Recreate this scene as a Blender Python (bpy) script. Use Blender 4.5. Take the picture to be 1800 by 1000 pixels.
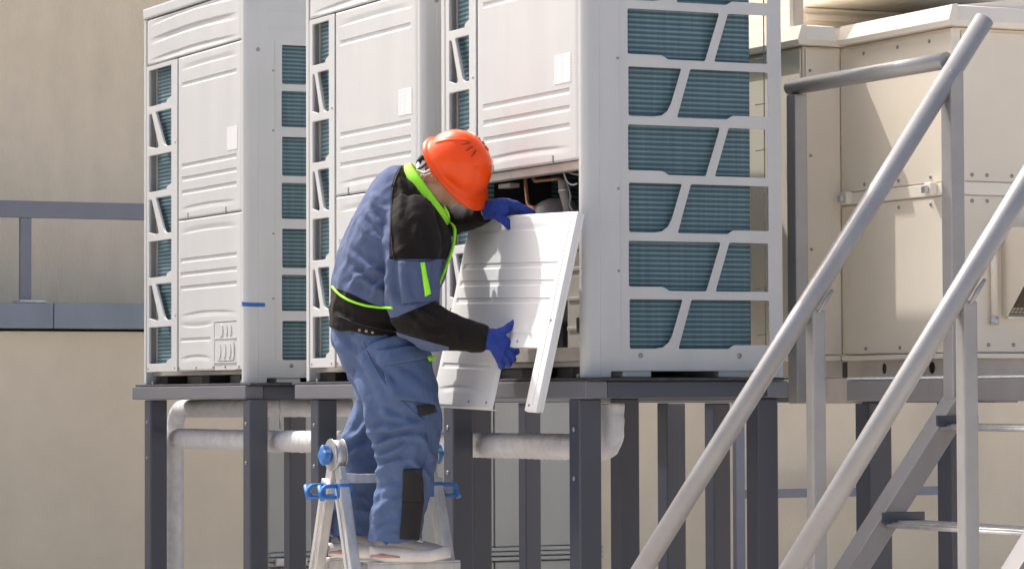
import bpy, bmesh, math, random
import numpy as np
from mathutils import Vector, Matrix, noise, bvhtree

random.seed(7)
scene = bpy.context.scene
for o in list(bpy.data.objects):
    bpy.data.objects.remove(o)
COL = scene.collection

# ------------------------------------------------------------------ camera
CAM_YAW, CAM_PITCH, CAM_ROLL = 0.44548, 0.03492, -0.00389
CAM_POS = Vector((13.80083, -4.75337, -0.06398))
FPX = 5666.24                                  # focal length in photo pixels (1800 wide)
_v = Vector((-math.cos(CAM_YAW) * math.cos(CAM_PITCH), math.sin(CAM_YAW) * math.cos(CAM_PITCH), math.sin(CAM_PITCH)))
_r = _v.cross(Vector((0, 0, 1))).normalized()
_u = _r.cross(_v)
AX_R = math.cos(CAM_ROLL) * _r + math.sin(CAM_ROLL) * _u
AX_U = -math.sin(CAM_ROLL) * _r + math.cos(CAM_ROLL) * _u
AX_V = _v
cam_data = bpy.data.cameras.new('camera')
cam_data.sensor_width = 36.0
cam_data.lens = FPX / 1800.0 * 36.0
cam_data.clip_start = 0.1
cam_data.clip_end = 2000.0
cam = bpy.data.objects.new('camera', cam_data)
COL.objects.link(cam)
rot = Matrix((AX_R, AX_U, -AX_V)).transposed()
cam.matrix_world = Matrix.Translation(CAM_POS) @ rot.to_4x4()
scene.camera = cam

# ------------------------------------------------------------------ sky, sun, exposure
SUN_DIR = Vector((-0.56, -0.238, 0.79)).normalized()      # towards the sun
elev = math.asin(SUN_DIR.z)
azim = math.atan2(SUN_DIR.x, SUN_DIR.y)
world = bpy.data.worlds.new('World')
scene.world = world
world.use_nodes = True
wn = world.node_tree.nodes
wl = world.node_tree.links
for n in list(wn):
    wn.remove(n)
sky = wn.new('ShaderNodeTexSky')
sky.sky_type = 'NISHITA'
sky.sun_disc = False
sky.sun_elevation = elev
sky.sun_rotation = azim
sky.altitude = 100
sky.air_density = 1.0
sky.dust_density = 8.0
sky.ozone_density = 0.4
bg = wn.new('ShaderNodeBackground')
bg.inputs['Strength'].default_value = 0.15
wo = wn.new('ShaderNodeOutputWorld')
wl.new(sky.outputs[0], bg.inputs[0])
wl.new(bg.outputs[0], wo.inputs[0])
sun_data = bpy.data.lights.new('sun', 'SUN')
sun_data.energy = 2.8
sun_data.angle = math.radians(0.6)
sun_data.color = (1.0, 0.965, 0.925)
sun = bpy.data.objects.new('sun', sun_data)
sun.rotation_euler = (-SUN_DIR).to_track_quat('-Z', 'Y').to_euler()
sun.location = (0, -6, 12)
COL.objects.link(sun)
scene.view_settings.view_transform = 'Standard'
scene.view_settings.look = 'None'
scene.view_settings.gamma = 1.0
scene.view_settings.use_curve_mapping = False
scene.view_settings.exposure = 0.68
scene.render.engine = 'CYCLES'

GROUND_Z = -1.75


def P(px, py, D):
    """point D metres in front of the camera on the sight line of a photo pixel"""
    d = AX_V + AX_R * ((px - 900) / FPX) - AX_U * ((py - 500) / FPX)
    return CAM_POS + d * D


def at_y(px, py, y):
    """point on the sight line of a photo pixel at depth plane y"""
    d = AX_V + AX_R * ((px - 900) / FPX) - AX_U * ((py - 500) / FPX)
    return CAM_POS + d * ((y - CAM_POS.y) / d.y)


# ------------------------------------------------------------------ materials
MATS = {}


def mat(name, base, rough=0.5, metal=0.0, vary=0.0, vscale=6.0, stretch=(1, 1, 1), bump=0.0, bscale=80.0,
        bstretch=(1, 1, 1), second=None, sfac=0.5, spec=0.5, coat=0.0, dirt=0.0, sheen=0.0):
    m = bpy.data.materials.new(name)
    m.use_nodes = True
    nt = m.node_tree
    N, L = nt.nodes, nt.links
    b = N['Principled BSDF']
    b.inputs['Roughness'].default_value = rough
    b.inputs['Metallic'].default_value = metal
    b.inputs['Specular IOR Level'].default_value = spec
    b.inputs['Coat Weight'].default_value = coat
    b.inputs['Sheen Weight'].default_value = sheen
    b.inputs['Base Color'].default_value = (*base, 1)
    tc = N.new('ShaderNodeTexCoord')
    if vary or second:
        mp = N.new('ShaderNodeMapping')
        mp.inputs['Scale'].default_value = stretch
        L.new(tc.outputs['Object'], mp.inputs[0])
        nz = N.new('ShaderNodeTexNoise')
        nz.inputs['Scale'].default_value = vscale
        nz.inputs['Detail'].default_value = 6
        nz.inputs['Roughness'].default_value = 0.6
        L.new(mp.outputs[0], nz.inputs['Vector'])
        rp = N.new('ShaderNodeValToRGB')
        rp.color_ramp.elements[0].position = 0.32
        rp.color_ramp.elements[1].position = 0.68
        a = base if not second else second
        k0 = 1 - vary
        rp.color_ramp.elements[0].color = (a[0] * k0, a[1] * k0, a[2] * k0, 1)
        rp.color_ramp.elements[1].color = (min(base[0] * (1 + vary), 1), min(base[1] * (1 + vary), 1), min(base[2] * (1 + vary), 1), 1)
        L.new(nz.outputs['Fac'], rp.inputs[0])
        L.new(rp.outputs[0], b.inputs['Base Color'])
        if dirt:
            nd = N.new('ShaderNodeTexNoise')
            nd.inputs['Scale'].default_value = 0.9
            nd.inputs['Detail'].default_value = 7
            nd.inputs['Roughness'].default_value = 0.7
            L.new(tc.outputs['Object'], nd.inputs['Vector'])
            rd = N.new('ShaderNodeMapRange')
            rd.inputs[1].default_value = 0.35
            rd.inputs[2].default_value = 0.65
            rd.inputs[3].default_value = 1 - dirt
            rd.inputs[4].default_value = 1.0
            L.new(nd.outputs['Fac'], rd.inputs[0])
            mm = N.new('ShaderNodeMix')
            mm.data_type = 'RGBA'
            mm.blend_type = 'MULTIPLY'
            mm.inputs[0].default_value = 1.0
            L.new(rp.outputs[0], mm.inputs[6])
            L.new(rd.outputs[0], mm.inputs[7])
            L.new(mm.outputs[2], b.inputs['Base Color'])
        mr = N.new('ShaderNodeMapRange')
        mr.inputs[3].default_value = max(rough - 0.08, 0.05)
        mr.inputs[4].default_value = min(rough + 0.1, 1)
        L.new(nz.outputs['Fac'], mr.inputs[0])
        L.new(mr.outputs[0], b.inputs['Roughness'])
    if bump:
        mp2 = N.new('ShaderNodeMapping')
        mp2.inputs['Scale'].default_value = bstretch
        L.new(tc.outputs['Object'], mp2.inputs[0])
        n2 = N.new('ShaderNodeTexNoise')
        n2.inputs['Scale'].default_value = bscale
        n2.inputs['Detail'].default_value = 5
        L.new(mp2.outputs[0], n2.inputs['Vector'])
        bp = N.new('ShaderNodeBump')
        bp.inputs['Strength'].default_value = bump
        bp.inputs['Distance'].default_value = 0.01
        L.new(n2.outputs['Fac'], bp.inputs['Height'])
        L.new(bp.outputs[0], b.inputs['Normal'])
    MATS[name] = m
    return m


mat('white_paint', (0.565, 0.577, 0.585), 0.34, vary=0.035, vscale=7.0, stretch=(1, 1, 0.12), bump=0.03, bscale=9, dirt=0.05)
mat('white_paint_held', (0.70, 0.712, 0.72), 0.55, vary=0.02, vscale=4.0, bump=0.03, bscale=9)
mat('sheet_metal', (0.46, 0.44, 0.41), 0.45, metal=0.35, vary=0.12, vscale=9)
mat('dark_interior', (0.035, 0.033, 0.032), 0.7)  # near black: real dark parts, plus shade painted on inner sheets
mat('compressor_grey', (0.20, 0.20, 0.205), 0.4, vary=0.15, vscale=12)
mat('copper', (0.62, 0.34, 0.22), 0.35, metal=0.8, vary=0.15, vscale=20)
mat('pipe_foam', (0.30, 0.29, 0.28), 0.8)
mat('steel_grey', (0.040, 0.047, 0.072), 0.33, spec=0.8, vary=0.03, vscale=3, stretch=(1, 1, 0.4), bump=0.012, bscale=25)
mat('steel_beam_lit', (0.135, 0.142, 0.165), 0.36, spec=0.7, vary=0.06, vscale=5, stretch=(1, 1, 0.6), bump=0.012, bscale=25)  # paler copy of the column steel, sunlight put into the colour
mat('steel_light', (0.23, 0.22, 0.225), 0.38, vary=0.08, vscale=5, stretch=(1, 1, 0.3), bump=0.05, bscale=40)
mat('silver_paint', (0.345, 0.34, 0.342), 0.36, metal=0.25, vary=0.07, vscale=9, bump=0.05, bscale=60)
mat('galvanised', (0.56, 0.56, 0.56), 0.38, metal=0.7, vary=0.15, vscale=25)
mat('rubber', (0.045, 0.045, 0.05), 0.85, vary=0.3, vscale=30)
mat('stucco', (0.80, 0.69, 0.53), 0.9, vary=0.05, vscale=3.2, stretch=(1, 2.0, 0.8), bump=0.5, bscale=45, bstretch=(1, 1.6, 0.5), dirt=0.07)
mat('stucco_smooth', (0.715, 0.635, 0.50), 0.9, vary=0.05, vscale=1.6, stretch=(1, 1, 0.7), bump=0.2, bscale=60, dirt=0.09)
mat('coping_blue', (0.21, 0.255, 0.31), 0.42, vary=0.10, vscale=5, stretch=(1, 1, 0.4), bump=0.05, bscale=12)
mat('rail_blue', (0.19, 0.205, 0.25), 0.5, vary=0.06, vscale=8)
mat('door_grey', (0.40, 0.405, 0.38), 0.5, vary=0.06, vscale=3, stretch=(1, 1, 0.4), bump=0.06, bscale=14)
mat('concrete', (0.50, 0.46, 0.41), 0.9, vary=0.15, vscale=0.8, bump=0.3, bscale=30)
mat('flare_cream_paint', (0.84, 0.765, 0.64), 0.45, vary=0.04, vscale=2.2, stretch=(1, 1, 0.5), bump=0.08, bscale=7, dirt=0.06)  # cream with the golden lens flare's warmth and brightness put into the colour
mat('flare_cream_trim', (0.84, 0.78, 0.68), 0.45, vary=0.03, vscale=3)  # trim tone, flare glow painted in as well
mat('base_channel', (0.50, 0.45, 0.40), 0.5, vary=0.12, vscale=8)
mat('mesh_brown', (0.16, 0.125, 0.09), 0.7, vary=0.2, vscale=60)
mat('tape_wrap', (0.60, 0.605, 0.63), 0.34, vary=0.10, vscale=18, stretch=(1, 1, 1), bump=0.25, bscale=45)
mat('screw', (0.33, 0.33, 0.33), 0.4, metal=0.6)
mat('aluminium', (0.60, 0.595, 0.585), 0.42, metal=0.55, vary=0.16, vscale=28, stretch=(1, 1, 0.2), bump=0.1, bscale=60)
mat('blue_plastic', (0.035, 0.165, 0.46), 0.5, vary=0.25, vscale=40, bump=0.2, bscale=70)
mat('blue_tape', (0.02, 0.13, 0.42), 0.45)
mat('jacket_black', (0.021, 0.018, 0.018), 0.85, vary=0.15, vscale=14, bump=0.25, bscale=420, sheen=0.15)
mat('patch_black', (0.018, 0.017, 0.018), 0.8, vary=0.15, vscale=20, bump=0.4, bscale=300)
mat('neon', (0.36, 0.95, 0.03), 0.7, bump=0.15, bscale=200)
mat('helmet_orange', (0.88, 0.078, 0.004), 0.30, vary=0.06, vscale=18, spec=0.35, bump=0.03, bscale=60)
mat('helmet_slot', (0.30, 0.025, 0.004), 0.5)
mat('glove_blue', (0.014, 0.045, 0.30), 0.75, vary=0.18, vscale=30, bump=0.5, bscale=330)
mat('skin', (0.68, 0.40, 0.28), 0.5, vary=0.07, vscale=20, bump=0.1, bscale=160)
mat('ear_skin', (0.62, 0.29, 0.22), 0.5, vary=0.1, vscale=40)
mat('hair', (0.035, 0.025, 0.02), 0.6, vary=0.3, vscale=120, stretch=(1, 1, 6), bump=0.6, bscale=200)
mat('shoe_grey', (0.34, 0.325, 0.315), 0.75, vary=0.1, vscale=22, bump=0.3, bscale=160)
mat('shoe_sole', (0.66, 0.63, 0.60), 0.6, vary=0.1, vscale=14)
mat('shoe_red', (0.55, 0.05, 0.06), 0.6)
mat('shoe_pink', (0.52, 0.26, 0.23), 0.7, vary=0.2, vscale=30)
mat('sock_blue', (0.02, 0.09, 0.33), 0.9, bump=0.4, bscale=250)
mat('strap_white', (0.65, 0.65, 0.63), 0.6)
mat('eye_white', (0.75, 0.73, 0.70), 0.3)
mat('shirt', (0.10, 0.115, 0.16), 0.85)


def cloth_material(name, base, mask_col=None, fold=0.5, rough=0.85):
    m = bpy.data.materials.new(name)
    m.use_nodes = True
    N, L = m.node_tree.nodes, m.node_tree.links
    b = N['Principled BSDF']
    b.inputs['Roughness'].default_value = rough
    b.inputs['Sheen Weight'].default_value = 0.03
    b.inputs['Specular IOR Level'].default_value = 0.22
    tc = N.new('ShaderNodeTexCoord')
    nz = N.new('ShaderNodeTexNoise')
    nz.inputs['Scale'].default_value = 13
    nz.inputs['Detail'].default_value = 5
    L.new(tc.outputs['Object'], nz.inputs['Vector'])
    mr = N.new('ShaderNodeMapRange')
    mr.inputs[3].default_value = 0.86
    mr.inputs[4].default_value = 1.14
    L.new(nz.outputs['Fac'], mr.inputs[0])
    mul = N.new('ShaderNodeMix')
    mul.data_type = 'RGBA'
    mul.blend_type = 'MULTIPLY'
    mul.inputs[0].default_value = 1.0
    if mask_col:
        at = N.new('ShaderNodeAttribute')
        at.attribute_name = 'panel_mask'
        gt = N.new('ShaderNodeMath')
        gt.operation = 'GREATER_THAN'
        gt.inputs[1].default_value = 0.0
        L.new(at.outputs['Fac'], gt.inputs[0])
        mx = N.new('ShaderNodeMix')
        mx.data_type = 'RGBA'
        mx.inputs[6].default_value = (*base, 1)
        mx.inputs[7].default_value = (*mask_col, 1)
        L.new(gt.outputs[0], mx.inputs[0])
        L.new(mx.outputs[2], mul.inputs[6])
    else:
        mul.inputs[6].default_value = (*base, 1)
    L.new(mr.outputs[0], mul.inputs[7])
    L.new(mul.outputs[2], b.inputs['Base Color'])
    n1 = N.new('ShaderNodeTexNoise')
    n1.inputs['Scale'].default_value = 15
    n1.inputs['Detail'].default_value = 2.5
    n1.inputs['Distortion'].default_value = 0.8
    L.new(tc.outputs['Object'], n1.inputs['Vector'])
    b1 = N.new('ShaderNodeBump')
    b1.inputs['Strength'].default_value = fold
    b1.inputs['Distance'].default_value = 0.025
    L.new(n1.outputs['Fac'], b1.inputs['Height'])
    n2 = N.new('ShaderNodeTexNoise')
    n2.inputs['Scale'].default_value = 380
    L.new(tc.outputs['Object'], n2.inputs['Vector'])
    b2 = N.new('ShaderNodeBump')
    b2.inputs['Strength'].default_value = 0.25
    b2.inputs['Distance'].default_value = 0.004
    L.new(n2.outputs['Fac'], b2.inputs['Height'])
    L.new(b1.outputs[0], b2.inputs['Normal'])
    L.new(b2.outputs[0], b.inputs['Normal'])
    MATS[name] = m


cloth_material('jacket_cloth', (0.085, 0.115, 0.213), (0.010, 0.008, 0.0075), fold=0.3)
cloth_material('jacket_blue', (0.078, 0.106, 0.198), fold=0.3)
cloth_material('trouser_blue', (0.086, 0.130, 0.25), fold=0.4)


def coil_material():
    m = bpy.data.materials.new('coil_fins')
    m.use_nodes = True
    N, L = m.node_tree.nodes, m.node_tree.links
    b = N['Principled BSDF']
    tc = N.new('ShaderNodeTexCoord')
    wv = N.new('ShaderNodeTexWave')
    wv.wave_type = 'BANDS'
    wv.bands_direction = 'Z'
    wv.inputs['Scale'].default_value = 0.3142 / 0.0168
    wv.inputs['Distortion'].default_value = 0.15
    L.new(tc.outputs['Object'], wv.inputs['Vector'])
    mp = N.new('ShaderNodeMapping')
    mp.inputs['Scale'].default_value = (26, 26, 0.9)
    L.new(tc.outputs['Object'], mp.inputs[0])
    nz = N.new('ShaderNodeTexNoise')
    nz.inputs['Scale'].default_value = 2.4
    nz.inputs['Detail'].default_value = 4
    L.new(mp.outputs[0], nz.inputs['Vector'])
    r1 = N.new('ShaderNodeValToRGB')
    r1.color_ramp.elements[0].position = 0.30
    r1.color_ramp.elements[0].color = (0.062, 0.118, 0.148, 1)
    r1.color_ramp.elements[1].position = 0.95
    r1.color_ramp.elements[1].color = (0.17, 0.285, 0.33, 1)
    L.new(wv.outputs['Fac'], r1.inputs[0])
    r2 = N.new('ShaderNodeValToRGB')
    r2.color_ramp.elements[0].position = 0.3
    r2.color_ramp.elements[0].color = (0.76, 0.79, 0.80, 1)
    r2.color_ramp.elements[1].position = 0.72
    r2.color_ramp.elements[1].color = (1.05, 1.02, 1.0, 1)
    L.new(nz.outputs['Fac'], r2.inputs[0])
    mx = N.new('ShaderNodeMix')
    mx.data_type = 'RGBA'
    mx.blend_type = 'MULTIPLY'
    mx.inputs[0].default_value = 1.0
    L.new(r1.outputs[0], mx.inputs[6])
    L.new(r2.outputs[0], mx.inputs[7])
    L.new(mx.outputs[2], b.inputs['Base Color'])
    b.inputs['Roughness'].default_value = 0.55
    b.inputs['Metallic'].default_value = 0.1
    bp = N.new('ShaderNodeBump')
    bp.inputs['Strength'].default_value = 0.5
    bp.inputs['Distance'].default_value = 0.004
    L.new(wv.outputs['Fac'], bp.inputs['Height'])
    L.new(bp.outputs[0], b.inputs['Normal'])
    MATS['coil'] = m


coil_material()


def label_material():
    m = bpy.data.materials.new('sticker_print')
    m.use_nodes = True
    N, L = m.node_tree.nodes, m.node_tree.links
    b = N['Principled BSDF']
    tc = N.new('ShaderNodeTexCoord')
    mp = N.new('ShaderNodeMapping')
    mp.inputs['Scale'].default_value = (150, 1, 1)
    L.new(tc.outputs['Object'], mp.inputs[0])
    wv = N.new('ShaderNodeTexWave')
    wv.bands_direction = 'Z'
    wv.inputs['Scale'].default_value = 0.3142 / 0.009
    L.new(tc.outputs['Object'], wv.inputs['Vector'])
    nz = N.new('ShaderNodeTexNoise')
    nz.inputs['Scale'].default_value = 1.2
    L.new(mp.outputs[0], nz.inputs['Vector'])
    mul = N.new('ShaderNodeMath')
    mul.operation = 'MULTIPLY'
    L.new(wv.outputs['Fac'], mul.inputs[0])
    L.new(nz.outputs['Fac'], mul.inputs[1])
    r = N.new('ShaderNodeValToRGB')
    r.color_ramp.elements[0].position = 0.42
    r.color_ramp.elements[0].color = (0.70, 0.71, 0.73, 1)
    r.color_ramp.elements[1].position = 0.52
    r.color_ramp.elements[1].color = (0.46, 0.48, 0.52, 1)
    L.new(mul.outputs[0], r.inputs[0])
    L.new(r.outputs[0], b.inputs['Base Color'])
    b.inputs['Roughness'].default_value = 0.45
    MATS['sticker'] = m


label_material()


# ------------------------------------------------------------------ mesh helpers
def link(name, me, material, parent=None, smooth=False):
    o = bpy.data.objects.new(name, me)
    if material is not None and not me.materials:
        me.materials.append(MATS[material] if isinstance(material, str) else material)
    if smooth:
        for p in me.polygons:
            p.use_smooth = True
    COL.objects.link(o)
    if parent is not None:
        o.parent = parent
    return o


def raw(name, verts, faces, material, parent=None, smooth=False):
    me = bpy.data.meshes.new(name)
    me.from_pydata([tuple(v) for v in verts], [], faces)
    me.update()
    return link(name, me, material, parent, smooth)


def thing(name, label, cat, loc=(0, 0, 0), group=None, kind=None):
    o = bpy.data.objects.new(name, None)
    o.empty_display_size = 0.1
    o.location = loc
    COL.objects.link(o)
    tag(o, label, cat, group, kind)
    return o


def tag(o, label=None, cat=None, group=None, kind=None):
    if label:
        o['label'] = label
    if cat:
        o['category'] = cat
    if group:
        o['group'] = group
    if kind:
        o['kind'] = kind
    return o


def bevel_bm(bm, w, seg=2):
    bmesh.ops.bevel(bm, geom=list(bm.edges), offset=w, segments=seg, affect='EDGES', profile=0.6)


def box(name, x0, x1, y0, y1, z0, z1, material, parent=None, bev=0.003, matrix=None, smooth=False):
    bm = bmesh.new()
    bmesh.ops.create_cube(bm, size=1)
    for v in bm.verts:
        v.co = Vector((x0 + (v.co.x + .5) * (x1 - x0), y0 + (v.co.y + .5) * (y1 - y0), z0 + (v.co.z + .5) * (z1 - z0)))
    if bev:
        bevel_bm(bm, min(bev, 0.4 * min(abs(x1 - x0), abs(y1 - y0), abs(z1 - z0))))
    if matrix:
        bm.transform(matrix)
    me = bpy.data.meshes.new(name)
    bm.to_mesh(me)
    bm.free()
    return link(name, me, material, parent, smooth)


def frame_of(d, ref=Vector((0, 0, 1))):
    d = d.normalized()
    if abs(d.dot(ref)) > 0.97:
        ref = Vector((1, 0, 0))
    a = d.cross(ref).normalized()
    return a, d.cross(a).normalized()


def tube_data(pts, radii, seg=14, caps=True):
    pts = [Vector(p) for p in pts]
    n = len(pts)
    if not hasattr(radii, '__len__'):
        radii = [radii] * n
    verts, faces = [], []
    a = None
    for i in range(n):
        d = (pts[min(i + 1, n - 1)] - pts[max(i - 1, 0)]).normalized()
        if a is None:
            a, b = frame_of(d)
        else:
            a = (a - d * a.dot(d)).normalized()
            b = d.cross(a).normalized()
        for k in range(seg):
            t = 2 * math.pi * k / seg
            verts.append(pts[i] + (a * math.cos(t) + b * math.sin(t)) * radii[i])
    for i in range(n - 1):
        for k in range(seg):
            k2 = (k + 1) % seg
            faces.append((i * seg + k, i * seg + k2, (i + 1) * seg + k2, (i + 1) * seg + k))
    if caps:
        faces.append(tuple(reversed(range(seg))))
        faces.append(tuple(range((n - 1) * seg, n * seg)))
    return verts, faces


def tube(name, pts, radii, material, parent=None, seg=14):
    v, f = tube_data(pts, radii, seg)
    o = raw(name, v, f, material, parent)
    for p in o.data.polygons:
        p.use_smooth = len(p.vertices) == 4
    return o


def arc_path(pts, rad, n=6):
    """polyline with rounded corners"""
    pts = [Vector(p) for p in pts]
    out = [pts[0]]
    for i in range(1, len(pts) - 1):
        a, b, c = pts[i - 1], pts[i], pts[i + 1]
        d0, d1 = (a - b).normalized(), (c - b).normalized()
        r = min(rad, (a - b).length * .49, (c - b).length * .49)
        p0, p1 = b + d0 * r, b + d1 * r
        for k in range(n + 1):
            t = k / n
            out.append(p0.lerp(b, t).lerp(b.lerp(p1, t), t))
    out.append(pts[-1])
    return out


def resample(pts, step):
    out = [pts[0]]
    for a, b in zip(pts[:-1], pts[1:]):
        n = max(1, int((b - a).length / step))
        for k in range(1, n + 1):
            out.append(a.lerp(b, k / n))
    return out


def prism(name, poly, z0, z1, material, parent=None, axis='Z', smooth=False, bev=0):
    """extrude a 2D polygon; axis Z: (x,y)->z  ; axis Y: (x,z)->y ; axis X: (y,z)->x"""
    n = len(poly)
    mapf = {'Z': lambda a, b, c: (a, b, c), 'Y': lambda a, b, c: (a, c, b), 'X': lambda a, b, c: (c, a, b)}[axis]
    verts = [mapf(a, b, z0) for a, b in poly] + [mapf(a, b, z1) for a, b in poly]
    faces = [tuple(range(n)), tuple(reversed(range(n, 2 * n)))]
    for i in range(n):
        j = (i + 1) % n
        faces.append((i, i + n, j + n, j))
    bm = bmesh.new()
    vs = [bm.verts.new(v) for v in verts]
    for f in faces:
        bm.faces.new([vs[i] for i in f])
    bmesh.ops.recalc_face_normals(bm, faces=list(bm.faces))
    if bev:
        bevel_bm(bm, bev, 2)
    me = bpy.data.meshes.new(name)
    bm.to_mesh(me)
    bm.free()
    return link(name, me, material, parent, smooth)


def roundpoly(pts, rad, n=3):
    out = []
    m = len(pts)
    for i in range(m):
        r = rad[i] if hasattr(rad, '__len__') else rad
        a, b, c = Vector(pts[i - 1]), Vector(pts[i]), Vector(pts[(i + 1) % m])
        r = min(r, (a - b).length * .45, (c - b).length * .45)
        p0, p1 = b + (a - b).normalized() * r, b + (c - b).normalized() * r
        for k in range(n + 1):
            t = k / n
            q = p0.lerp(b, t).lerp(b.lerp(p1, t), t)
            out.append((q.x, q.y))
    return out


def plate(name, outline, holes, thick, fmap, material, parent=None, bev=0.0015):
    """flat sheet with holes; 2D (a,b) plus depth c in 0..thick, mapped by fmap"""
    cu = bpy.data.curves.new('tmp', 'CURVE')
    cu.dimensions = '2D'
    cu.fill_mode = 'BOTH'
    cu.extrude = thick / 2 - bev
    cu.bevel_depth = bev
    cu.bevel_resolution = 1
    cu.offset = -bev
    for poly in [outline] + holes:
        sp = cu.splines.new('POLY')
        sp.points.add(len(poly) - 1)
        for p, q in zip(sp.points, poly):
            p.co = (q[0], q[1], 0, 1)
        sp.use_cyclic_u = True
    ob = bpy.data.objects.new('tmp', cu)
    COL.objects.link(ob)
    dg = bpy.context.evaluated_depsgraph_get()
    me = bpy.data.meshes.new_from_object(ob.evaluated_get(dg))
    me.materials.clear()
    bpy.data.objects.remove(ob)
    bpy.data.curves.remove(cu)
    for v in me.vertices:
        v.co = Vector(fmap(v.co.x, v.co.y, v.co.z + thick / 2))
    bm = bmesh.new()
    bm.from_mesh(me)
    bmesh.ops.remove_doubles(bm, verts=list(bm.verts), dist=1e-5)
    bmesh.ops.recalc_face_normals(bm, faces=list(bm.faces))
    bm.to_mesh(me)
    bm.free()
    me.name = name
    return link(name, me, material, parent)


_screw_mesh = None


def screw(parent, pos, normal, r=0.006, material='screw'):
    """small round screw head, mesh shared"""
    global _screw_mesh
    if _screw_mesh is None:
        v, f = [], []
        prof = [(1.0, 0.0), (1.0, .25), (.7, .5), (.3, .55), (.25, .35), (0.02, .35)]
        for rr, h in prof:
            for k in range(10):
                t = 2 * math.pi * k / 10
                v.append((rr * math.cos(t), rr * math.sin(t), h))
        for i in range(len(prof) - 1):
            for k in range(10):
                f.append((i * 10 + k, i * 10 + (k + 1) % 10, (i + 1) * 10 + (k + 1) % 10, (i + 1) * 10 + k))
        _screw_mesh = bpy.data.meshes.new('screw')
        _screw_mesh.from_pydata(v, [], f)
        _screw_mesh.materials.append(MATS['screw'])
    o = bpy.data.objects.new('screw', _screw_mesh)
    o.location = pos
    o.rotation_euler = Vector(normal).to_track_quat('Z', 'Y').to_euler()
    o.scale = (r, r, r)
    COL.objects.link(o)
    o.parent = parent
    return o
# ================================================================== SETTING
g = raw('ground', [(-60, -60, GROUND_Z), (60, -60, GROUND_Z), (60, 60, GROUND_Z), (-60, 60, GROUND_Z)], [(0, 1, 2, 3)], 'concrete')
g.scale = (8, 8, 1)
tag(g, kind='structure')

# lower beige wall with projecting blue coping, higher wall set back behind it
WX = -1.6
wall = thing('lower_building_wall', 'smooth beige rendered wall behind the steel columns', 'wall', (WX, 0, GROUND_Z))
box('wall_face', -0.75, 0, -9, 9, 0, 2.02, 'stucco_smooth', wall, 0)
cop = thing('roof_edge_coping', 'blue-grey sheet metal coping along the top of the lower beige wall', 'coping', (WX, 0, 0.284))
for y0, y1, dz in ((-9, -2.2, 0.002), (-2.2, 0.066, 0.0), (0.066, 2.4, 0.003), (2.4, 9, 0.0)):
    box('coping_sheet', -0.78, 0.05 + dz, y0 + 0.0015, y1 - 0.0015, 0, 0.124 + dz, 'coping_blue', cop, 0.006)
wall2 = thing('upper_building_wall', 'textured beige stucco wall rising above the blue-grey coping', 'wall', (WX - 0.8, 0, 0.3))
box('wall_face', -0.3, 0, -10, 4.6, 0, 2.3, 'stucco', wall2, 0)

# guard rail standing on the coping
rl = thing('roof_guard_rail', 'grey flat-bar guard rail standing on the coping at far left', 'railing', (WX - 0.06, 0, 0.41))
box('top_bar', -0.02, 0.02, -6, 3.5, 0.425, 0.508, 'rail_blue', rl, 0.004)
for y in (-3.6, -1.85, -0.075, 1.7, 3.4):
    box('post', -0.018, 0.018, y, y + 0.055, 0.004, 0.4235, 'rail_blue', rl, 0.003)
    box('foot_plate', -0.05, 0.07, y - 0.02, y + 0.115, 0.0, 0.016, 'galvanised', rl, 0.003)

# grey door panels set in the lower wall
dr = thing('grey_wall_cladding', 'grey-green metal door panels set into the lower wall behind the columns', 'door', (WX + 0.012, 1.205, GROUND_Z))
for k in range(3):
    box('door_panel', 0, 0.035, k * 0.635, k * 0.635 + 0.627, 0.902, 1.95, 'door_grey', dr, 0.006)
    box('kick_panel', 0, 0.035, k * 0.635, k * 0.635 + 0.627, 0.02, 0.822, 'door_grey', dr, 0.006)
for z in (0.829, 0.855, 0.879):
    box('moulding', 0, 0.05, 0, 1.9, z, z + 0.02, 'door_grey', dr, 0.006)
box('door_latch', 0.052, 0.085, 0.02, 0.19, 0.835, 0.875, 'galvanised', dr, 0.006)
box('door_latch', 0.052, 0.095, 0.135, 0.165, 0.822, 0.893, 'galvanised', dr, 0.006)

# low rail frame near the wall under the right-hand platform
lr = thing('low_pipe_rack', 'thin blue-grey rail frame low against the wall behind the right columns', 'rail', (WX + 0.2, 3.83, GROUND_Z))
box('post', -0.02, 0.02, 0.0, 0.055, 0, 1.72, 'rail_blue', lr, 0.003)
box('post', -0.02, 0.02, 1.45, 1.505, 0, 1.72, 'rail_blue', lr, 0.003)
box('cross_bar', -0.016, 0.016, 0.057, 1.448, 1.135, 1.183, 'rail_blue', lr, 0.003)

# ================================================================== STEEL PLATFORM FOR THE CONDENSERS
plat = thing('condenser_platform', 'dark grey steel column platform carrying the three white condensers', 'platform', (0, 0, GROUND_Z))
PZ = -GROUND_Z                               # platform top in platform coordinates


def beam(par, x0, x1, y0, y1, z0=-0.068, z1=-0.012, m='steel_beam_lit', name='beam'):
    return box(name, x0, x1, y0, y1, PZ + z0, PZ + z1, m, par, 0.005)


# front beams
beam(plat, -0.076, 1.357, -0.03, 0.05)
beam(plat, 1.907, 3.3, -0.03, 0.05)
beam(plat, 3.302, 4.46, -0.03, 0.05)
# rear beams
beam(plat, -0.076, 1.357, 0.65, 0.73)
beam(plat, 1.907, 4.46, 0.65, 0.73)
# side beams (run front to back)
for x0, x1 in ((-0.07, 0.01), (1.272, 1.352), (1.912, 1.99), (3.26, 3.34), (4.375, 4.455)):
    beam(plat, x0, x1, 0.052, 0.648, m='steel_grey')  # darker steel copy: shade of these side faces is in the colour
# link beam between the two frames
beam(plat, 1.359, 1.905, 0.3, 0.38)
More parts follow.
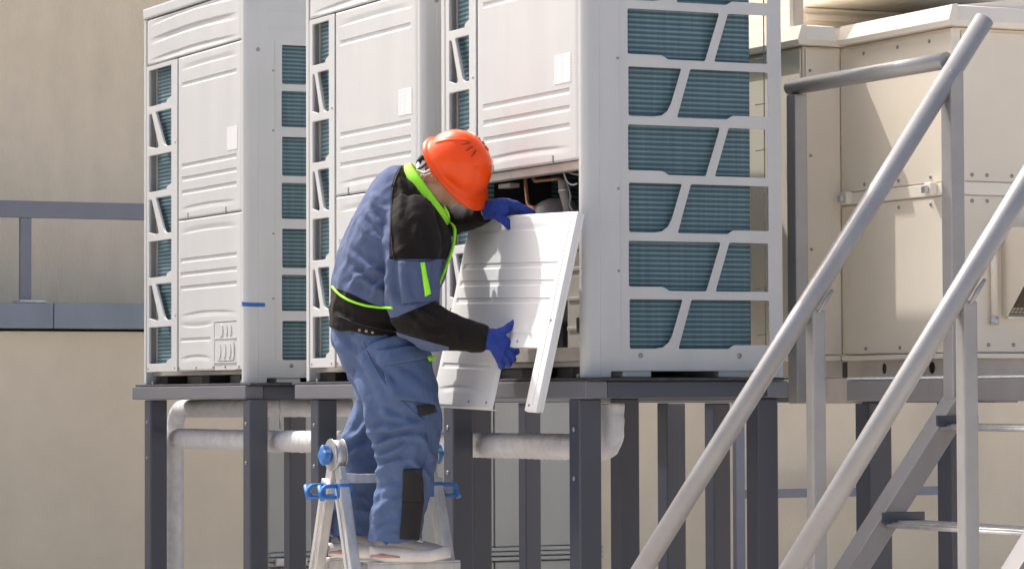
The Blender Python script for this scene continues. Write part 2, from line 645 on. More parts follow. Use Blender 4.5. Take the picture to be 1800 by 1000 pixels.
# columns
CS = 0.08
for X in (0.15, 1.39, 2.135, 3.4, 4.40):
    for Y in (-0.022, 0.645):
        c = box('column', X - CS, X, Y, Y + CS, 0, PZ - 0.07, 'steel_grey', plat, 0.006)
        if Y < 0:
            screw(plat, (X - CS * .5, Y - 0.001, PZ - 0.17), (0, -1, 0), 0.008)
            screw(plat, (X - CS * .5, Y - 0.001, PZ - 0.33), (0, -1, 0), 0.008)
# unit 3 right-hand lower tie and dark deck sheets between the beams
for x0, x1 in ((0.012, 1.27), (1.992, 3.258), (3.342, 4.373)):
    box('deck_sheet', x0, x1, 0.052, 0.648, PZ - 0.034, PZ - 0.028, 'rubber', plat, 0)
# rubber mats under the units
for x0, x1 in ((-0.05, 1.40), (1.86, 3.16), (3.20, 4.47)):
    o = box('rubber_mat', x0, x1, -0.024, 0.71, PZ - 0.0115, PZ - 0.0015, 'rubber', plat, 0.003)

# third row of columns carrying the rear deck
rear = thing('rear_deck_frame', 'row of dark steel columns further back under the rear deck', 'platform', (0, 1.8, GROUND_Z))
for X, Y, s in ((0.2, 0.008, 0.08), (1.45, 0.087, 0.092), (2.0, 0.012, 0.08)):
    box('column', X - s, X, Y, Y + s, 0, PZ - 0.092, 'steel_grey', rear, 0.006)
beam(rear, -0.3, 4.1, 0.0, 0.1, -0.09, -0.012)

# ------------------------------------------------------------------ insulated pipes
def wrapped_pipe(name, pts, r, label, seg=24, step=0.0075):
    """pipe wound with overlapping tape: a helical saw-tooth step plus wrinkles"""
    pts = resample(arc_path(pts, 0.11, 9), step)
    v, f = tube_data(pts, r, seg)
    pitch = 0.046
    run = 0.0
    out = []
    for i, c in enumerate(pts):
        if i:
            run += (pts[i] - pts[i - 1]).length
        wob = 0.25 * noise.noise(Vector((run * 7, r * 50, 1.3)))
        for k in range(seg):
            q = v[i * seg + k]
            ph = (run / pitch + k / seg + wob) % 1.0
            saw = ph if ph < 0.88 else (1 - ph) / 0.12 * 0.88
            d = (q - c).normalized()
            rr = r * (0.975 + 0.06 * saw + 0.035 * noise.noise(q * 19) + 0.018 * noise.noise(q * 55))
            out.append(c + d * rr)
    o = raw(name, out, f, 'tape_wrap', None, True)
    tag(o, label, 'pipe', 'tape-wrapped refrigerant pipes under the platform')
    return o


yp = 0.135
wrapped_pipe('insulated_pipe', [(0.0, yp, GROUND_Z + 0.003), (0.0, yp, -0.242), (1.2, yp, -0.243), (2.2, yp, -0.238), (3.2, yp, -0.236), (4.31, yp + .005, -0.232), (4.31, yp + .005, -0.085)], 0.044,
             'long pale tape-wrapped pipe running level behind the front columns')
wrapped_pipe('insulated_pipe', [(-0.27, yp + .11, GROUND_Z + 0.003), (-0.27, yp + .11, -0.112), (0.6, yp + .11, -0.106), (1.12, yp + .11, -0.104), (1.12, yp + .4, -0.104)], 0.040,
             'shorter tape-wrapped pipe tucked right under the left platform beam')
# pipe hangers as parts of the platform
for x in (1.33,):
    tube('pipe_hanger', [(x, yp, PZ - 0.07), (x, yp, PZ - 0.19)], 0.004, 'galvanised', plat, 8)

# ================================================================== AIR HANDLER (right, behind)
ahu = thing('air_handler', 'large cream flare-tinted sheet-metal air handler with panels and flashed roof behind the stairs', 'air handler', (0, 0, 0))
XR, YC, YB, XB = 4.753, 1.2, 1.042, 4.04
ZB, ZT = 0.078, 1.165
box('casing', 2.2, XR - 0.004, YC + 0.004, 2.9, ZB, ZT, 'flare_cream_paint', ahu, 0.004)
box('casing', 2.3, XB - 0.004, YB + 0.004, YC + 0.003, ZB, ZT, 'flare_cream_paint', ahu, 0.004)
# panels on the front (towards -Y)
XV = XB + 0.004
box('panel', XV, XR - 0.012, YC - 0.004, YC + 0.003, ZB + 0.004, 0.602, 'flare_cream_paint', ahu, 0.002)
box('panel', XV, XR - 0.012, YC - 0.004, YC + 0.003, 0.652, ZT - 0.012, 'flare_cream_paint', ahu, 0.002)
box('joint_strip', XV, XR - 0.006, YC - 0.008, YC + 0.003, 0.606, 0.648, 'flare_cream_trim', ahu, 0.003)
box('corner_trim', XR - 0.0105, XR + 0.002, YC - 0.006, YC + 0.03, ZB + 0.003, ZT - 0.005, 'flare_cream_trim', ahu, 0.002)
# panels on the step (+X) and front of the projecting section
box('panel', XB - 0.003, XB + 0.003, YB + 0.012, YC - 0.006, ZB + 0.004, ZT - 0.008, 'flare_cream_paint', ahu, 0.002)
box('panel', 2.4, XB - 0.012, YB - 0.003, YB + 0.003, ZB + 0.004, ZT - 0.008, 'flare_cream_paint', ahu, 0.002)
# panels on the right-hand end (+X)
box('panel', XR - 0.003, XR + 0.004, YC + 0.034, 2.1, ZB + 0.004, 0.602, 'flare_cream_paint', ahu, 0.002)
box('panel', XR - 0.003, XR + 0.004, YC + 0.034, 2.1, 0.652, ZT - 0.012, 'flare_cream_paint', ahu, 0.002)
box('joint_strip', XR - 0.003, XR + 0.008, YC + 0.034, 2.1, 0.606, 0.648, 'flare_cream_trim', ahu, 0.003)
# flashed roof: sloped fascia sheets with overhang
roof = [(-0.035, 0.0), (-0.03, -0.018), (0.0, -0.018), (0.0, 0.055), (-0.02, 0.05)]


def fascia(x0, x1, y, par):
    prism('roof_flashing', [(y + a, ZT + 0.02 + b) for a, b in roof], x0, x1, 'flare_cream_trim', par, 'X')


fascia(XB + 0.036, XR + 0.036, YC - 0.002, ahu)
fascia(2.3, XB + 0.034, YB - 0.002, ahu)
prism('roof_flashing', [(XB - a, ZT + 0.02 + b) for a, b in roof], YB - 0.002, YC - 0.038, 'flare_cream_trim', ahu, 'Y')
prism('roof_flashing', [(XR - a, ZT + 0.02 + b) for a, b in roof], YC - 0.0, 2.9, 'flare_cream_trim', ahu, 'Y')
prism('roof', [(YC + 0.001, ZT + 0.002), (2.9, ZT + 0.002), (2.9, ZT + 0.14), (1.9, ZT + 0.16), (YC + 0.001, ZT + 0.072)], 2.2, XR - 0.001, 'flare_cream_trim', ahu, 'X')
box('roof', 2.3, XB - 0.001, YB, YC - 0.0005, ZT + 0.002, ZT + 0.07, 'flare_cream_trim', ahu, 0)
# base flange and channel with oval holes
box('base_flange', XB + 0.012, XR + 0.014, YC - 0.014, YC + 0.05, 0.06, 0.0765, 'flare_cream_trim', ahu, 0.003)
box('base_flange', XR - 0.05, XR + 0.0135, YC + 0.051, 2.9, 0.06, 0.0765, 'flare_cream_trim', ahu, 0.003)
box('base_flange', 2.3, XB + 0.012, YB - 0.014, YB + 0.05, 0.06, 0.0765, 'flare_cream_trim', ahu, 0.003)
box('base_flange', XB - 0.04, XB + 0.0118, YB + 0.051, YC - 0.015, 0.06, 0.0765, 'flare_cream_trim', ahu, 0.003)


def oval(cx, cz, a, b, n=14):
    return [(cx + a * math.cos(2 * math.pi * k / n), cz + b * math.sin(2 * math.pi * k / n)) for k in range(n)]


plate('base_channel', [(XB + 0.02, 0.001), (XR - 0.01, 0.001), (XR - 0.01, 0.0595), (XB + 0.02, 0.0595)],
      [oval(4.30, 0.03, 0.016, 0.02), oval(4.60, 0.03, 0.022, 0.021)], 0.005, lambda a, b, c: (a, YC + 0.006 + c, b), 'base_channel', ahu, 0.001)
box('base_channel', XR - 0.012, XR - 0.006, YC + 0.012, 2.9, 0.001, 0.0595, 'base_channel', ahu, 0.001)
plate('base_channel', [(YB + 0.01, 0.001), (YC - 0.001, 0.001), (YC - 0.001, 0.0595), (YB + 0.01, 0.0595)],
      [oval(YB + 0.06, 0.03, 0.015, 0.02)], 0.005, lambda a, b, c: (XB - 0.002 - c, a, b), 'base_channel', ahu, 0.001)
box('base_channel', 2.3, XB - 0.008, YB + 0.004, YB + 0.01, 0.001, 0.0595, 'base_channel', ahu, 0.001)
box('sump_box', 2.5, XR - 0.06, YC + 0.08, 2.8, 0.002, 0.058, 'dark_interior', ahu, 0)
# latches on the joint
for x in (4.105, 4.645):
    l = box('latch', x - 0.022, x + 0.022, YC - 0.034, YC - 0.0085, 0.607, 0.651, 'flare_cream_trim', ahu, 0.005)
    box('latch_lever', x - 0.012, x + 0.012, YC - 0.052, YC - 0.035, 0.615, 0.640, 'galvanised', l, 0.004)
for z in (0.11, 0.34, 0.55, 0.70, 0.90, 1.08):
    screw(ahu, (XR - 0.03, YC - 0.004, z), (0, -1, 0), 0.008)
for x in (4.2, 4.42, 4.62):
    for z in (0.1, 0.58, 0.672, 1.13):
        screw(ahu, (x, YC - 0.004, z), (0, -1, 0), 0.007)
for y in (1.27, 1.33, 1.43, 1.6):
    for z in (0.105, 0.585, 0.672):
        screw(ahu, (XR + 0.004, y, z), (1, 0, 0), 0.007)
for z in (0.13, 0.45, 0.78, 1.08):
    screw(ahu, (XB + 0.003, YB + 0.03, z), (1, 0, 0), 0.006)
# rain hood with mesh on the right-hand end
hood = thing('rain_hood', 'cream flare-tinted curved rain hood with wire mesh on the air handler end', 'hood', (XR + 0.0045, 1.385, 0.2))
prof = [(0.0, 0.0), (0.026, 0.0), (0.22, 0.20), (0.21, 0.235), (0.185, 0.262), (0.15, 0.282), (0.105, 0.295), (0.06, 0.297), (0.0, 0.292)]
for y in (0.0, 0.47):
    prism('hood_cheek', prof, y, y + 0.006, 'flare_cream_paint', hood, 'Y')
top = prof[2:]
vs, fs = [], []
for (a, b) in top:
    for y in (0.0065, 0.4695):
        vs.append((a, y, b))
for (a, b) in top:
    for y in (0.0065, 0.4695):
        vs.append((a * 0.96, y, b - 0.006))
nn = len(top)
for i in range(nn - 1):
    fs.append((2 * i, 2 * i + 1, 2 * i + 3, 2 * i + 2))
    fs.append((2 * (nn + i), 2 * (nn + i) + 2, 2 * (nn + i) + 3, 2 * (nn + i) + 1))
fs += [(0, 2 * nn, 2 * nn + 1, 1), (2 * nn - 2, 2 * nn - 1, 4 * nn - 1, 4 * nn - 2)]
raw('hood_cover', vs, fs, 'flare_cream_paint', hood, False)
# wire mesh under the hood: two crossing sets of wires
mv, mf = [], []
for k in range(30):
    y = 0.01 + k * 0.0155
    a, b = tube_data([(0.03, y, 0.008), (0.212, y, 0.196)], 0.0014, 4)
    mf += [tuple(i + len(mv) for i in q) for q in b]
    mv += a
for k in range(18):
    t = k / 17
    x, z = 0.03 + 0.182 * t, 0.008 + 0.188 * t
    a, b = tube_data([(x, 0.008, z), (x, 0.468, z)], 0.0014, 4)
    mf += [tuple(i + len(mv) for i in q) for q in b]
    mv += a
o = raw('wire_mesh', mv, mf, 'mesh_brown', hood)
box('mesh_frame', 0.0, 0.026, 0.0065, 0.4695, -0.008, 0.0, 'flare_cream_trim', hood, 0.002)
box('damper_box', 0.0, 0.02, 0.02, 0.45, 0.03, 0.27, 'mesh_brown', hood, 0)
rod = tube('drain_tube', [(XR + 0.02, 1.345, 0.20), (XR + 0.02, 1.345, 0.52)], 0.012, 'flare_cream_trim', ahu, 12)
rod2 = tube('drain_tube_cap', [(XR + 0.02, 1.345, 0.172), (XR + 0.02, 1.345, 0.1995)], [0.015, 0.013], 'galvanised', ahu, 12)
box('tube_clip', XR + 0.0045, XR + 0.036, 1.33, 1.36, 0.43, 0.445, 'flare_cream_trim', ahu, 0.002)

# upper duct section and vertical post standing on the air handler roof
duct = thing('roof_duct', 'cream flare-tinted duct box standing on the air handler roof at the top of the photo', 'duct', (3.0, 1.36, ZT + 0.115))
box('duct_body', -0.5, 0.7, -0.125, 0.30, 0.0, 0.0715, 'flare_cream_paint', duct, 0.004)
box('duct_flange', -0.51, 0.712, -0.1, 0.312, 0.022, 0.045, 'flare_cream_trim', duct, 0.002)
box('duct_seam', -0.51, 0.708, -0.11, 0.306, 0.058, 0.067, 'flare_cream_trim', duct, 0.001)
hd = thing('roof_hood', 'overhanging cream flare-tinted hood above the roof duct at the top edge', 'hood', (3.7, 1.30, 1.352))
box('hood_body', -1.1, 0.42, -0.04, 0.62, 0.0, 0.5, 'flare_cream_trim', hd, 0.006)
box('hood_leg', -0.9, -0.86, 0.0, 0.04, -0.12, -0.0005, 'flare_cream_paint', hd, 0.002)
pst = box('roof_post', -0.03, 0.0, -0.02, 0.022, 0.0, 0.9, 'base_channel', None, 0.003)
pst.location = (3.93, 1.093, ZT + 0.0705)
tag(pst, 'slim upright post on the air handler roof beside the nearest condenser', 'post')

# ------------------------------------------------------------------ rear walkway deck in front of the air handler
YE = 0.95
deck = thing('air_handler_deck', 'grey steel deck with grating carrying the cream flare-tinted air handler', 'platform', (0, 0, GROUND_Z))
beam(deck, 4.47, 7.4, YE, YE + 0.09, -0.082, -0.012, 'steel_light')
beam(deck, 1.5, 7.4, 2.6, 2.69, -0.082, -0.012)
for x in (2.4, 4.48, 5.9, 7.3):
    beam(deck, x, x + 0.09, YE + 0.092, 2.598, -0.082, -0.014)
for x in (4.41, 4.915, 6.6):
    box('column', x, x + 0.09, YE + 0.07, YE + 0.16, 0, PZ - 0.084, 'steel_grey', deck, 0.006)
for x in (2.55, 4.6, 6.6):
    box('column', x, x + 0.09, 2.6, 2.69, 0, PZ - 0.084, 'steel_grey', deck, 0.006)
for k in range(32):
    yy = YE + 0.012 + k * 0.05
    box('grating_bar', 4.47, 7.4, yy, yy + 0.004, PZ - 0.0115, PZ - 0.001, 'galvanised', deck, 0)
# twisted edge bar of the grating (the serrated light line on top of the beam)
v = []
f = []
n = 460
for i in range(n):
    x = 4.475 + 2.9 * i / (n - 1)
    t = i * 0.9
    for k in range(4):
        a = t + k * math.pi / 2
        v.append((x, YE + 0.003 + 0.0042 * math.cos(a), PZ - 0.0052 + 0.0045 * math.sin(a)))
    if i:
        for k in range(4):
            f.append(((i - 1) * 4 + k, (i - 1) * 4 + (k + 1) % 4, i * 4 + (k + 1) % 4, i * 4 + k))
raw('grating_edge', v, f, 'galvanised', deck)
box('anchor_angle', 4.12, 4.46, YE + 0.02, YE + 0.07, PZ - 0.09, PZ - 0.004, 'base_channel', deck, 0.003)

# ------------------------------------------------------------------ stairs
X1, X2 = 5.175, 6.05
st = thing('steel_staircase', 'grey steel stair with round handrails climbing to the air handler deck', 'staircase', (X1, YE, GROUND_Z))


def SP(x, y, z):
    return Vector((x - X1, y - YE, z - GROUND_Z))


def sbox(name, x0, x1, y0, y1, z0, z1, m, bev=0.003, par=None):
    return box(name, x0 - X1, x1 - X1, y0 - YE, y1 - YE, z0 - GROUND_Z, z1 - GROUND_Z, m, par or st, bev)


def slanted(name, x0, x1, pa, pb, th, m):
    """rectangular tube between two (y,z) points on its top edge, th deep"""
    d = Vector((pb[0] - pa[0], pb[1] - pa[1])).normalized()
    nrm = Vector((d.y, -d.x)) * th
    poly = [(pa[0] - YE, pa[1] - GROUND_Z), (pb[0] - YE, pb[1] - GROUND_Z),
            (pb[0] + nrm.x - YE, pb[1] + nrm.y - GROUND_Z), (pa[0] + nrm.x - YE, pa[1] + nrm.y - GROUND_Z)]
    return prism(name, poly, x0 - X1, x1 - X1, m, st, 'X', bev=0.004)


SL = 1.30
for xa, tz in ((X1 - 0.045, 0.0), (X2 - 0.045, 0.0)):
    slanted('stringer', xa, xa + 0.09, (YE - 0.01 - (1.72 / SL), -0.03 - 1.72), (YE - 0.012, -0.02), 0.065, 'steel_light')


def rail_pt(y):
    return 1.137 + (y - 1.045) * 1.379


for xa in (X1, X2):
    off = 0.0 if xa == X1 else 0.034
    tube('handrail', [SP(xa, -0.32, rail_pt(-0.32) + off), SP(xa, 1.045, 1.137 + off)], 0.0315, 'silver_paint', st, 24)
    # balusters below the handrail
    yb = 0.385 if xa == X1 else 0.362
    top_z = rail_pt(yb + 0.02) + off - 0.05
    zs = -0.02 - (YE - yb) * SL - 0.08
    sbox('baluster', xa - 0.024, xa + 0.024, yb, yb + 0.048, zs, top_z, 'silver_paint', 0.009)
    w = tube('weld_bead', [SP(xa + 0.026, yb + 0.02, top_z - 0.012), SP(xa + 0.026, yb + 0.046, top_z + 0.028), SP(xa + 0.027, yb + 0.07, top_z + 0.06)], [0.005, 0.008, 0.005], 'silver_paint', st, 8)
    sbox('newel_post', xa - 0.03, xa + 0.03, -0.36, -0.30, GROUND_Z, rail_pt(-0.33) + off + 0.02, 'silver_paint', 0.006)
# guard posts and level rail along the deck edge
for x, zt in ((4.206, 0.975), (X1, 0.97)):
    sbox('guard_post', x - 0.03, x + 0.03, YE - 0.005 - 0.05, YE - 0.005, -0.09, zt, 'silver_paint', 0.006)
tube('guard_rail', [SP(4.165, YE - 0.03, 1.003), SP(X1 - 0.03, YE - 0.03, 1.003)], 0.0275, 'silver_paint', st, 20)
# treads: bracket plates on the stringers, two round bars and flat grating
for zt, yt in ((-0.16, 0.835), (-0.46, 0.632), (-0.76, 0.40), (-1.06, 0.17), (-1.36, -0.06)):
    for xa in (X1 + 0.047, X2 - 0.052):
        sbox('tread_bracket', xa - 0.004, xa + 0.004, yt - 0.015, yt + 0.14, zt, zt + 0.034, 'steel_grey', 0.002)
    for j, yy in enumerate((0.0, 0.02)):
        tube('tread_bar', [SP(X1 - 0.02, yt + yy, zt - 0.008 + 0.006 * j), SP(X2 + 0.02, yt + yy, zt - 0.008 + 0.006 * j)], 0.0062, 'galvanised', st, 10)
    for k in range(5):
        sbox('tread_slat', X1 + 0.053, X2 - 0.058, yt + 0.035 + k * 0.022, yt + 0.039 + k * 0.022, zt - 0.01, zt + 0.008, 'galvanised', 0)
# ================================================================== CONDENSING UNITS
DEP, HGT = 0.75, 1.69


def smooth(a, b, x):
    t = min(max((x - a) / (b - a), 0.0), 1.0)
    return t * t * (3 - 2 * t)


def slot_depth(u, z, f):
    kind = f[0]
    if kind == 'slot':
        _, ua, ub, zt, h, dep = f
        if z > zt or z < zt - h:
            return 0.0
        e = smooth(ua, ua + 0.006, u) * (1 - smooth(ub - 0.006, ub, u))
        return dep * e * smooth(0, 0.0015, zt - z) * (1 - smooth(h - 0.007, h, zt - z))
    _, ua, ub, zc, sag, wid, dep, up = f
    if u < ua or u > ub:
        return 0.0
    t = (u - ua) / (ub - ua)
    zz = zc + sag * 4 * t * (1 - t)
    amp = dep * min(1.0, 1.6 * math.sin(math.pi * t))
    x = z - zz
    if up:        # ledge that catches the light: sharp lower edge
        if x < 0 or x > wid:
            return 0.0
        return amp * smooth(0, wid * 0.18, x) * (1 - smooth(wid * 0.2, wid, x))
    if x > 0 or x < -wid:
        return 0.0
    return amp * smooth(0, wid * 0.18, -x) * (1 - smooth(wid * 0.2, wid, -x))


def sheet_panel(name, u0, u1, z0, z1, feats, material, parent, y=0.0, notch=None, nu=64, dz=0.0028, flange=0.014, topcuts=()):
    """pressed sheet-metal panel: front at y, features pressed inwards, folded edges"""
    nz = int((z1 - z0) / dz)
    us = [u0 + (u1 - u0) * i / nu for i in range(nu + 1)]
    zs = [z0 + (z1 - z0) * j / nz for j in range(nz + 1)]
    if notch:
        for ref in (notch[0], notch[1]):
            i = min(range(1, nu), key=lambda k: abs(us[k] - ref))
            us[i] = ref
    extra = []
    for f in feats:
        if f[0] == 'slot':
            extra += [f[1] - 0.0005, f[1] + 0.006, f[2] - 0.006, f[2] + 0.0005]
    us = sorted(set(us + [e for e in extra if u0 < e < u1]))
    zx = []
    for f in feats:
        if f[0] == 'slot':
            zx += [f[3] + 0.0002, f[3] - 0.0016, f[3] - f[4] + 0.007, f[3] - f[4] + 0.0035, f[3] - f[4]]
    zs = sorted(set(zs + [e for e in zx if z0 < e < z1]))
    nz = len(zs) - 1
    nu = len(us) - 1
    verts = []
    for z in zs:
        for u in us:
            d = sum(slot_depth(u, z, f) for f in feats)
            edge = min(u - u0, u1 - u, z - z0, z1 - z)
            d += 0.004 * (1 - smooth(0, 0.006, edge))
            verts.append((u, y + d, z))
    W_ = nu + 1
    faces = []
    for j in range(nz):
        for i in range(nu):
            cu, cz = (us[i] + us[i + 1]) / 2, (zs[j] + zs[j + 1]) / 2
            if notch and notch[0] < cu < notch[1] and cz < notch[2]:
                continue
            if any(a < cu < b and cz > z1 - c for a, b, c in topcuts):
                continue
            faces.append((j * W_ + i, j * W_ + i + 1, (j + 1) * W_ + i + 1, (j + 1) * W_ + i))
    # folded edges
    cnt = {}
    for fa in faces:
        for a, b in zip(fa, fa[1:] + fa[:1]):
            k = (min(a, b), max(a, b))
            cnt[k] = None if k in cnt else (a, b)
    extra_i = {}
    for e in [e for e in cnt.values() if e]:
        ids = []
        for q in e:
            if q not in extra_i:
                x_, y_, z_ = verts[q]
                verts.append((x_, y + flange, z_))
                extra_i[q] = len(verts) - 1
            ids.append(extra_i[q])
        faces.append((e[1], e[0], ids[0], ids[1]))
    used = sorted({i for f_ in faces for i in f_})
    remap = {i: k for k, i in enumerate(used)}
    o = raw(name, [verts[i] for i in used], [tuple(remap[i] for i in f_) for f_ in faces], material, parent)
    for p in o.data.polygons:
        p.use_smooth = True
    o.data.set_sharp_from_angle(angle=math.radians(38))
    return o


def lower_feats(a, w):
    return [('brow', a + 0.03, a + w - 0.055, 0.648, 0.006, 0.03, 0.0032, True),
            ('slot', a + 0.035, a + w - 0.06, 0.546, 0.022, 0.0034), ('slot', a + 0.035, a + w - 0.06, 0.486, 0.022, 0.0034),
            ('slot', a + 0.035, a + w - 0.06, 0.426, 0.022, 0.0034),
            ('brow', a + 0.03, a + w - 0.055, 0.300, 0.012, 0.03, 0.0032, False),
            ('brow', a + 0.03, a + 0.46, 0.250, -0.010, 0.028, 0.0032, True),
            ('slot', a + 0.035, a + 0.41, 0.199, 0.02, 0.0034),
            ('brow', a + 0.03, a + 0.42, 0.112, 0.012, 0.028, 0.0032, False)]


def upper_feats(a, w):
    return [('brow', a + 0.03, a + w - 0.03, 1.364, 0.004, 0.03, 0.0032, True),
            ('slot', a + 0.05, a + w - 0.06, 1.314, 0.022, 0.0034),
            ('slot', a + 0.05, a + w - 0.06, 0.958, 0.022, 0.0034), ('slot', a + 0.05, a + w - 0.06, 0.901, 0.022, 0.0034),
            ('slot', a + 0.05, a + w - 0.06, 0.842, 0.022, 0.0034),
            ('brow', a + 0.03, a + w - 0.06, 0.766, 0.009, 0.03, 0.0032, False)]


def side_holes():
    H = []
    for k in range(7):
        zt = 0.257 + 0.192 * k
        zb = zt - 0.163
        if k % 2 == 0:
            H.append(roundpoly([(.168, zt), (.367, zt), (.312, zb), (.168, zb)], [.006, .006, .05, .008]))
            H.append(roundpoly([(.401, zt), (.698, zt), (.698, zb + .013), (.560, zb + .013), (.540, zb), (.350, zb)], [.006, .006, .003, .006, .006, .006]))
        else:
            H.append(roundpoly([(.166, zt), (.513, zt), (.457, zb), (.317, zb), (.294, zb + .013), (.166, zb + .013)], [.006, .008, .006, .006, .006, .006]))
            H.append(roundpoly([(.546, zt), (.695, zt), (.695, zb), (.492, zb)], [.006, .003, .003, .006]))
    return H


SERVICE_W = 0.787


def condenser(X0, W, ug, label, open_service=False, tape=False):
    t = thing('condensing_unit', label, 'air conditioner', (X0, 0, 0), 'white outdoor condensing units on the platform')
    wp = 'white_paint'
    # corner posts
    rc = 0.024
    arc = [(W - rc + rc * math.sin(a), rc - rc * math.cos(a)) for a in [math.pi / 2 * k / 6 for k in range(7)]]
    o = prism('corner_post', [(W - 0.034, 0.0)] + arc + [(W, 0.0595), (W - 0.034, 0.0595)], 0.0, HGT - 0.05, wp, t, 'Z')
    box('corner_post', 0, 0.030, 0, 0.05, 0, HGT - 0.052, wp, t, 0.004)
    box('corner_post', 0, 0.030, DEP - 0.04, DEP, 0, HGT - 0.052, wp, t, 0.004)
    # side panel with openings (towards the camera)
    out = [(.06, 0.0), (.097, 0.0), (.100, .02), (DEP - .055, .021), (DEP - .052, 0.0), (DEP, 0.0), (DEP, HGT - .05), (.06, HGT - .05)]
    sd = plate('side_panel', out, side_holes(), 0.004, lambda a, b, c: (W - 0.004 + c, a, b), wp, t)
    box('pressed_rib', W, W + 0.0016, 0.135, 0.142, 0.10, 1.43, wp, sd, 0.0007)
    for z in (1.47, 1.55):
        box('pressed_rib', W, W + 0.0016, 0.11, 0.66, z, z + 0.012, wp, sd, 0.0007)
    for (y, z) in ((.207, .072), (.581, .072), (.06, 1.385), (.128, 1.05), (.128, .62), (.128, .35), (.128, 1.30)):
        screw(sd, (W, y, z), (1, 0, 0), 0.009 if z < .1 or y < .07 else 0.005)
    # far side and rear rails
    plate('side_panel', [(.052, 0.0), (DEP - .042, 0.0), (DEP - .042, HGT - .052), (.052, HGT - .052)], side_holes(), 0.003, lambda a, b, c: (0.002 + c, a, b), wp, t)
    box('far_coil', 0.03, 0.07, 0.12, 0.66, 0.058, 1.43, 'coil', t, 0.003)
    for z0, z1 in ((0.02, 0.10), (1.42, HGT - 0.052)):
        box('rear_rail', 0.032, W - 0.006, DEP - 0.012, DEP - 0.004, z0, z1, wp, t, 0.002)
    # top cover, fan shroud
    box('top_cover', -0.004, W + 0.004, -0.004, DEP + 0.004, HGT - 0.0495, HGT, wp, t, 0.008)
    for cx in ((W * 0.28, W * 0.72) if W > 1 else (W * .5,)):
        tube('fan_shroud', [(cx, DEP / 2, HGT + 0.001), (cx, DEP / 2, HGT + 0.03), (cx, DEP / 2, HGT + 0.055)], [0.27, 0.25, 0.255], wp, t, 36)
    # top front panel
    pu0, pu1 = 0.040, W - 0.040
    sheet_panel('top_panel', pu0, pu1, 1.431, 1.634,
                [('brow', pu0 + 0.04, pu1 - 0.03, 1.600, 0.016, 0.034, 0.005, True), ('brow', pu0 + 0.04, pu1 - 0.03, 1.548, 0.012, 0.030, 0.005, False),
                 ('brow', pu0 + 0.04, pu1 - 0.03, 1.516, 0.014, 0.034, 0.005, True), ('brow', pu0 + 0.04, pu1 - 0.03, 1.455, 0.012, 0.030, 0.005, False)], wp, t)
    a = ug + 0.006
    b = a + SERVICE_W
    up = sheet_panel('upper_service_panel', a, b, 0.716, 1.425, upper_feats(a, SERVICE_W), wp, t)
    box('sticker', a + 0.615, a + 0.738, -0.0012, 0.0004, 0.976, 1.074, 'sticker', up, 0)
    for cu in (0.13, 0.60):
        box('panel_clip', a + cu - 0.006, a + cu + 0.006, -0.0015, 0.003, 0.716, 0.742, 'compressor_grey', up, 0.002)
    if not open_service:
        n0, n1, nz = a + 0.455, a + 0.725, 0.258
        lo = sheet_panel('lower_service_panel', a, b, 0.054, 0.711, lower_feats(a, SERVICE_W), wp, t, notch=(n0, n1, nz))
        # pipe cover plate with knock-outs
        pc = box('pipe_cover_plate', n0 + 0.003, n1 - 0.003, 0.001, 0.012, 0.054, nz - 0.002, wp, t, 0.002)
        for cx, cz, ra, rb in ((.075, .222, .035, .030), (.145, .222, .017, .024), (.195, .222, .017, .024)):
            prism('knock_out', oval(n0 + cx, cz, ra, rb, 20), -0.003, 0.0005, wp, pc, 'Y')
        prism('knock_out', roundpoly([(n0 + .02, .095), (n0 + .245, .095), (n0 + .245, .178), (n0 + .02, .178)], .03, 5), -0.004, 0.0005, wp, pc, 'Y')
        for cx in (.075, .135, .195):
            prism('knock_out', oval(n0 + cx, .137, .022, .032, 20), -0.007, -0.0043, wp, pc, 'Y')
        for z in (0.084, 0.186):
            box('plate_fold', n0 + 0.005, n1 - 0.005, -0.003, 0.0005, z, z + 0.006, wp, pc, 0.001)
        for u in (0.02, 0.235, 0.445, 0.59, 0.755):
            screw(lo, (a + u, -0.0005, 0.069), (0, -1, 0), 0.006)
    # front grille panel
    g0, g1 = 0.042, ug - 0.004
    o0, o1 = g0 + 0.030, g1 - (0.075 if ug > 0.4 else 0.055)
    w = o1 - o0
    holes = []
    for k in range(7):
        zt = 0.257 + 0.192 * k - 0.004
        zb = zt - 0.162
        if k % 2 == 0:
            holes.append(roundpoly([(o0, zt), (o1, zt), (o1, zb + .024), (o1 - .2 * w, zb + .012), (o1 - .22 * w, zb), (o0, zb)], [.004, .004, .004, .004, .004, .004]))
        else:
            holes.append(roundpoly([(o0, zt - .004), (o0 + .12 * w, zt - .004), (o0 + .45 * w, zb + .004), (o0 + .30 * w, zb), (o0, zb + .012)], [.004, .01, .014, .004, .004]))
            holes.append(roundpoly([(o0 + .30 * w, zt), (o1, zt), (o1, zb), (o0 + .70 * w, zb)], [.006, .004, .006, .03]))
    gp = plate('front_grille', [(g0, .054), (g1, .054), (g1, 1.425), (g0, 1.425)], holes, 0.012, lambda a_, b_, c: (a_, c - 0.001, b_), wp, t, 0.002)
    for u, z in ((g0 + .02, .07), (g1 - .03, .07), (g1 - .02, 1.06), (g1 - .02, 0.3)):
        screw(gp, (u, -0.001, z), (0, -1, 0), 0.005)
    # coils: front left, near side, far side, back
    c0 = o0 + (0.30 if ug > .4 else 0.42) * w - 0.062
    box('front_coil', c0, ug - 0.012, 0.032, 0.075, 0.058, 1.43, 'coil', t, 0.003)
    box('coil_end_plate', c0 - 0.012, c0 - 0.002, 0.028, 0.08, 0.058, 1.43, 'sheet_metal', t, 0.002)
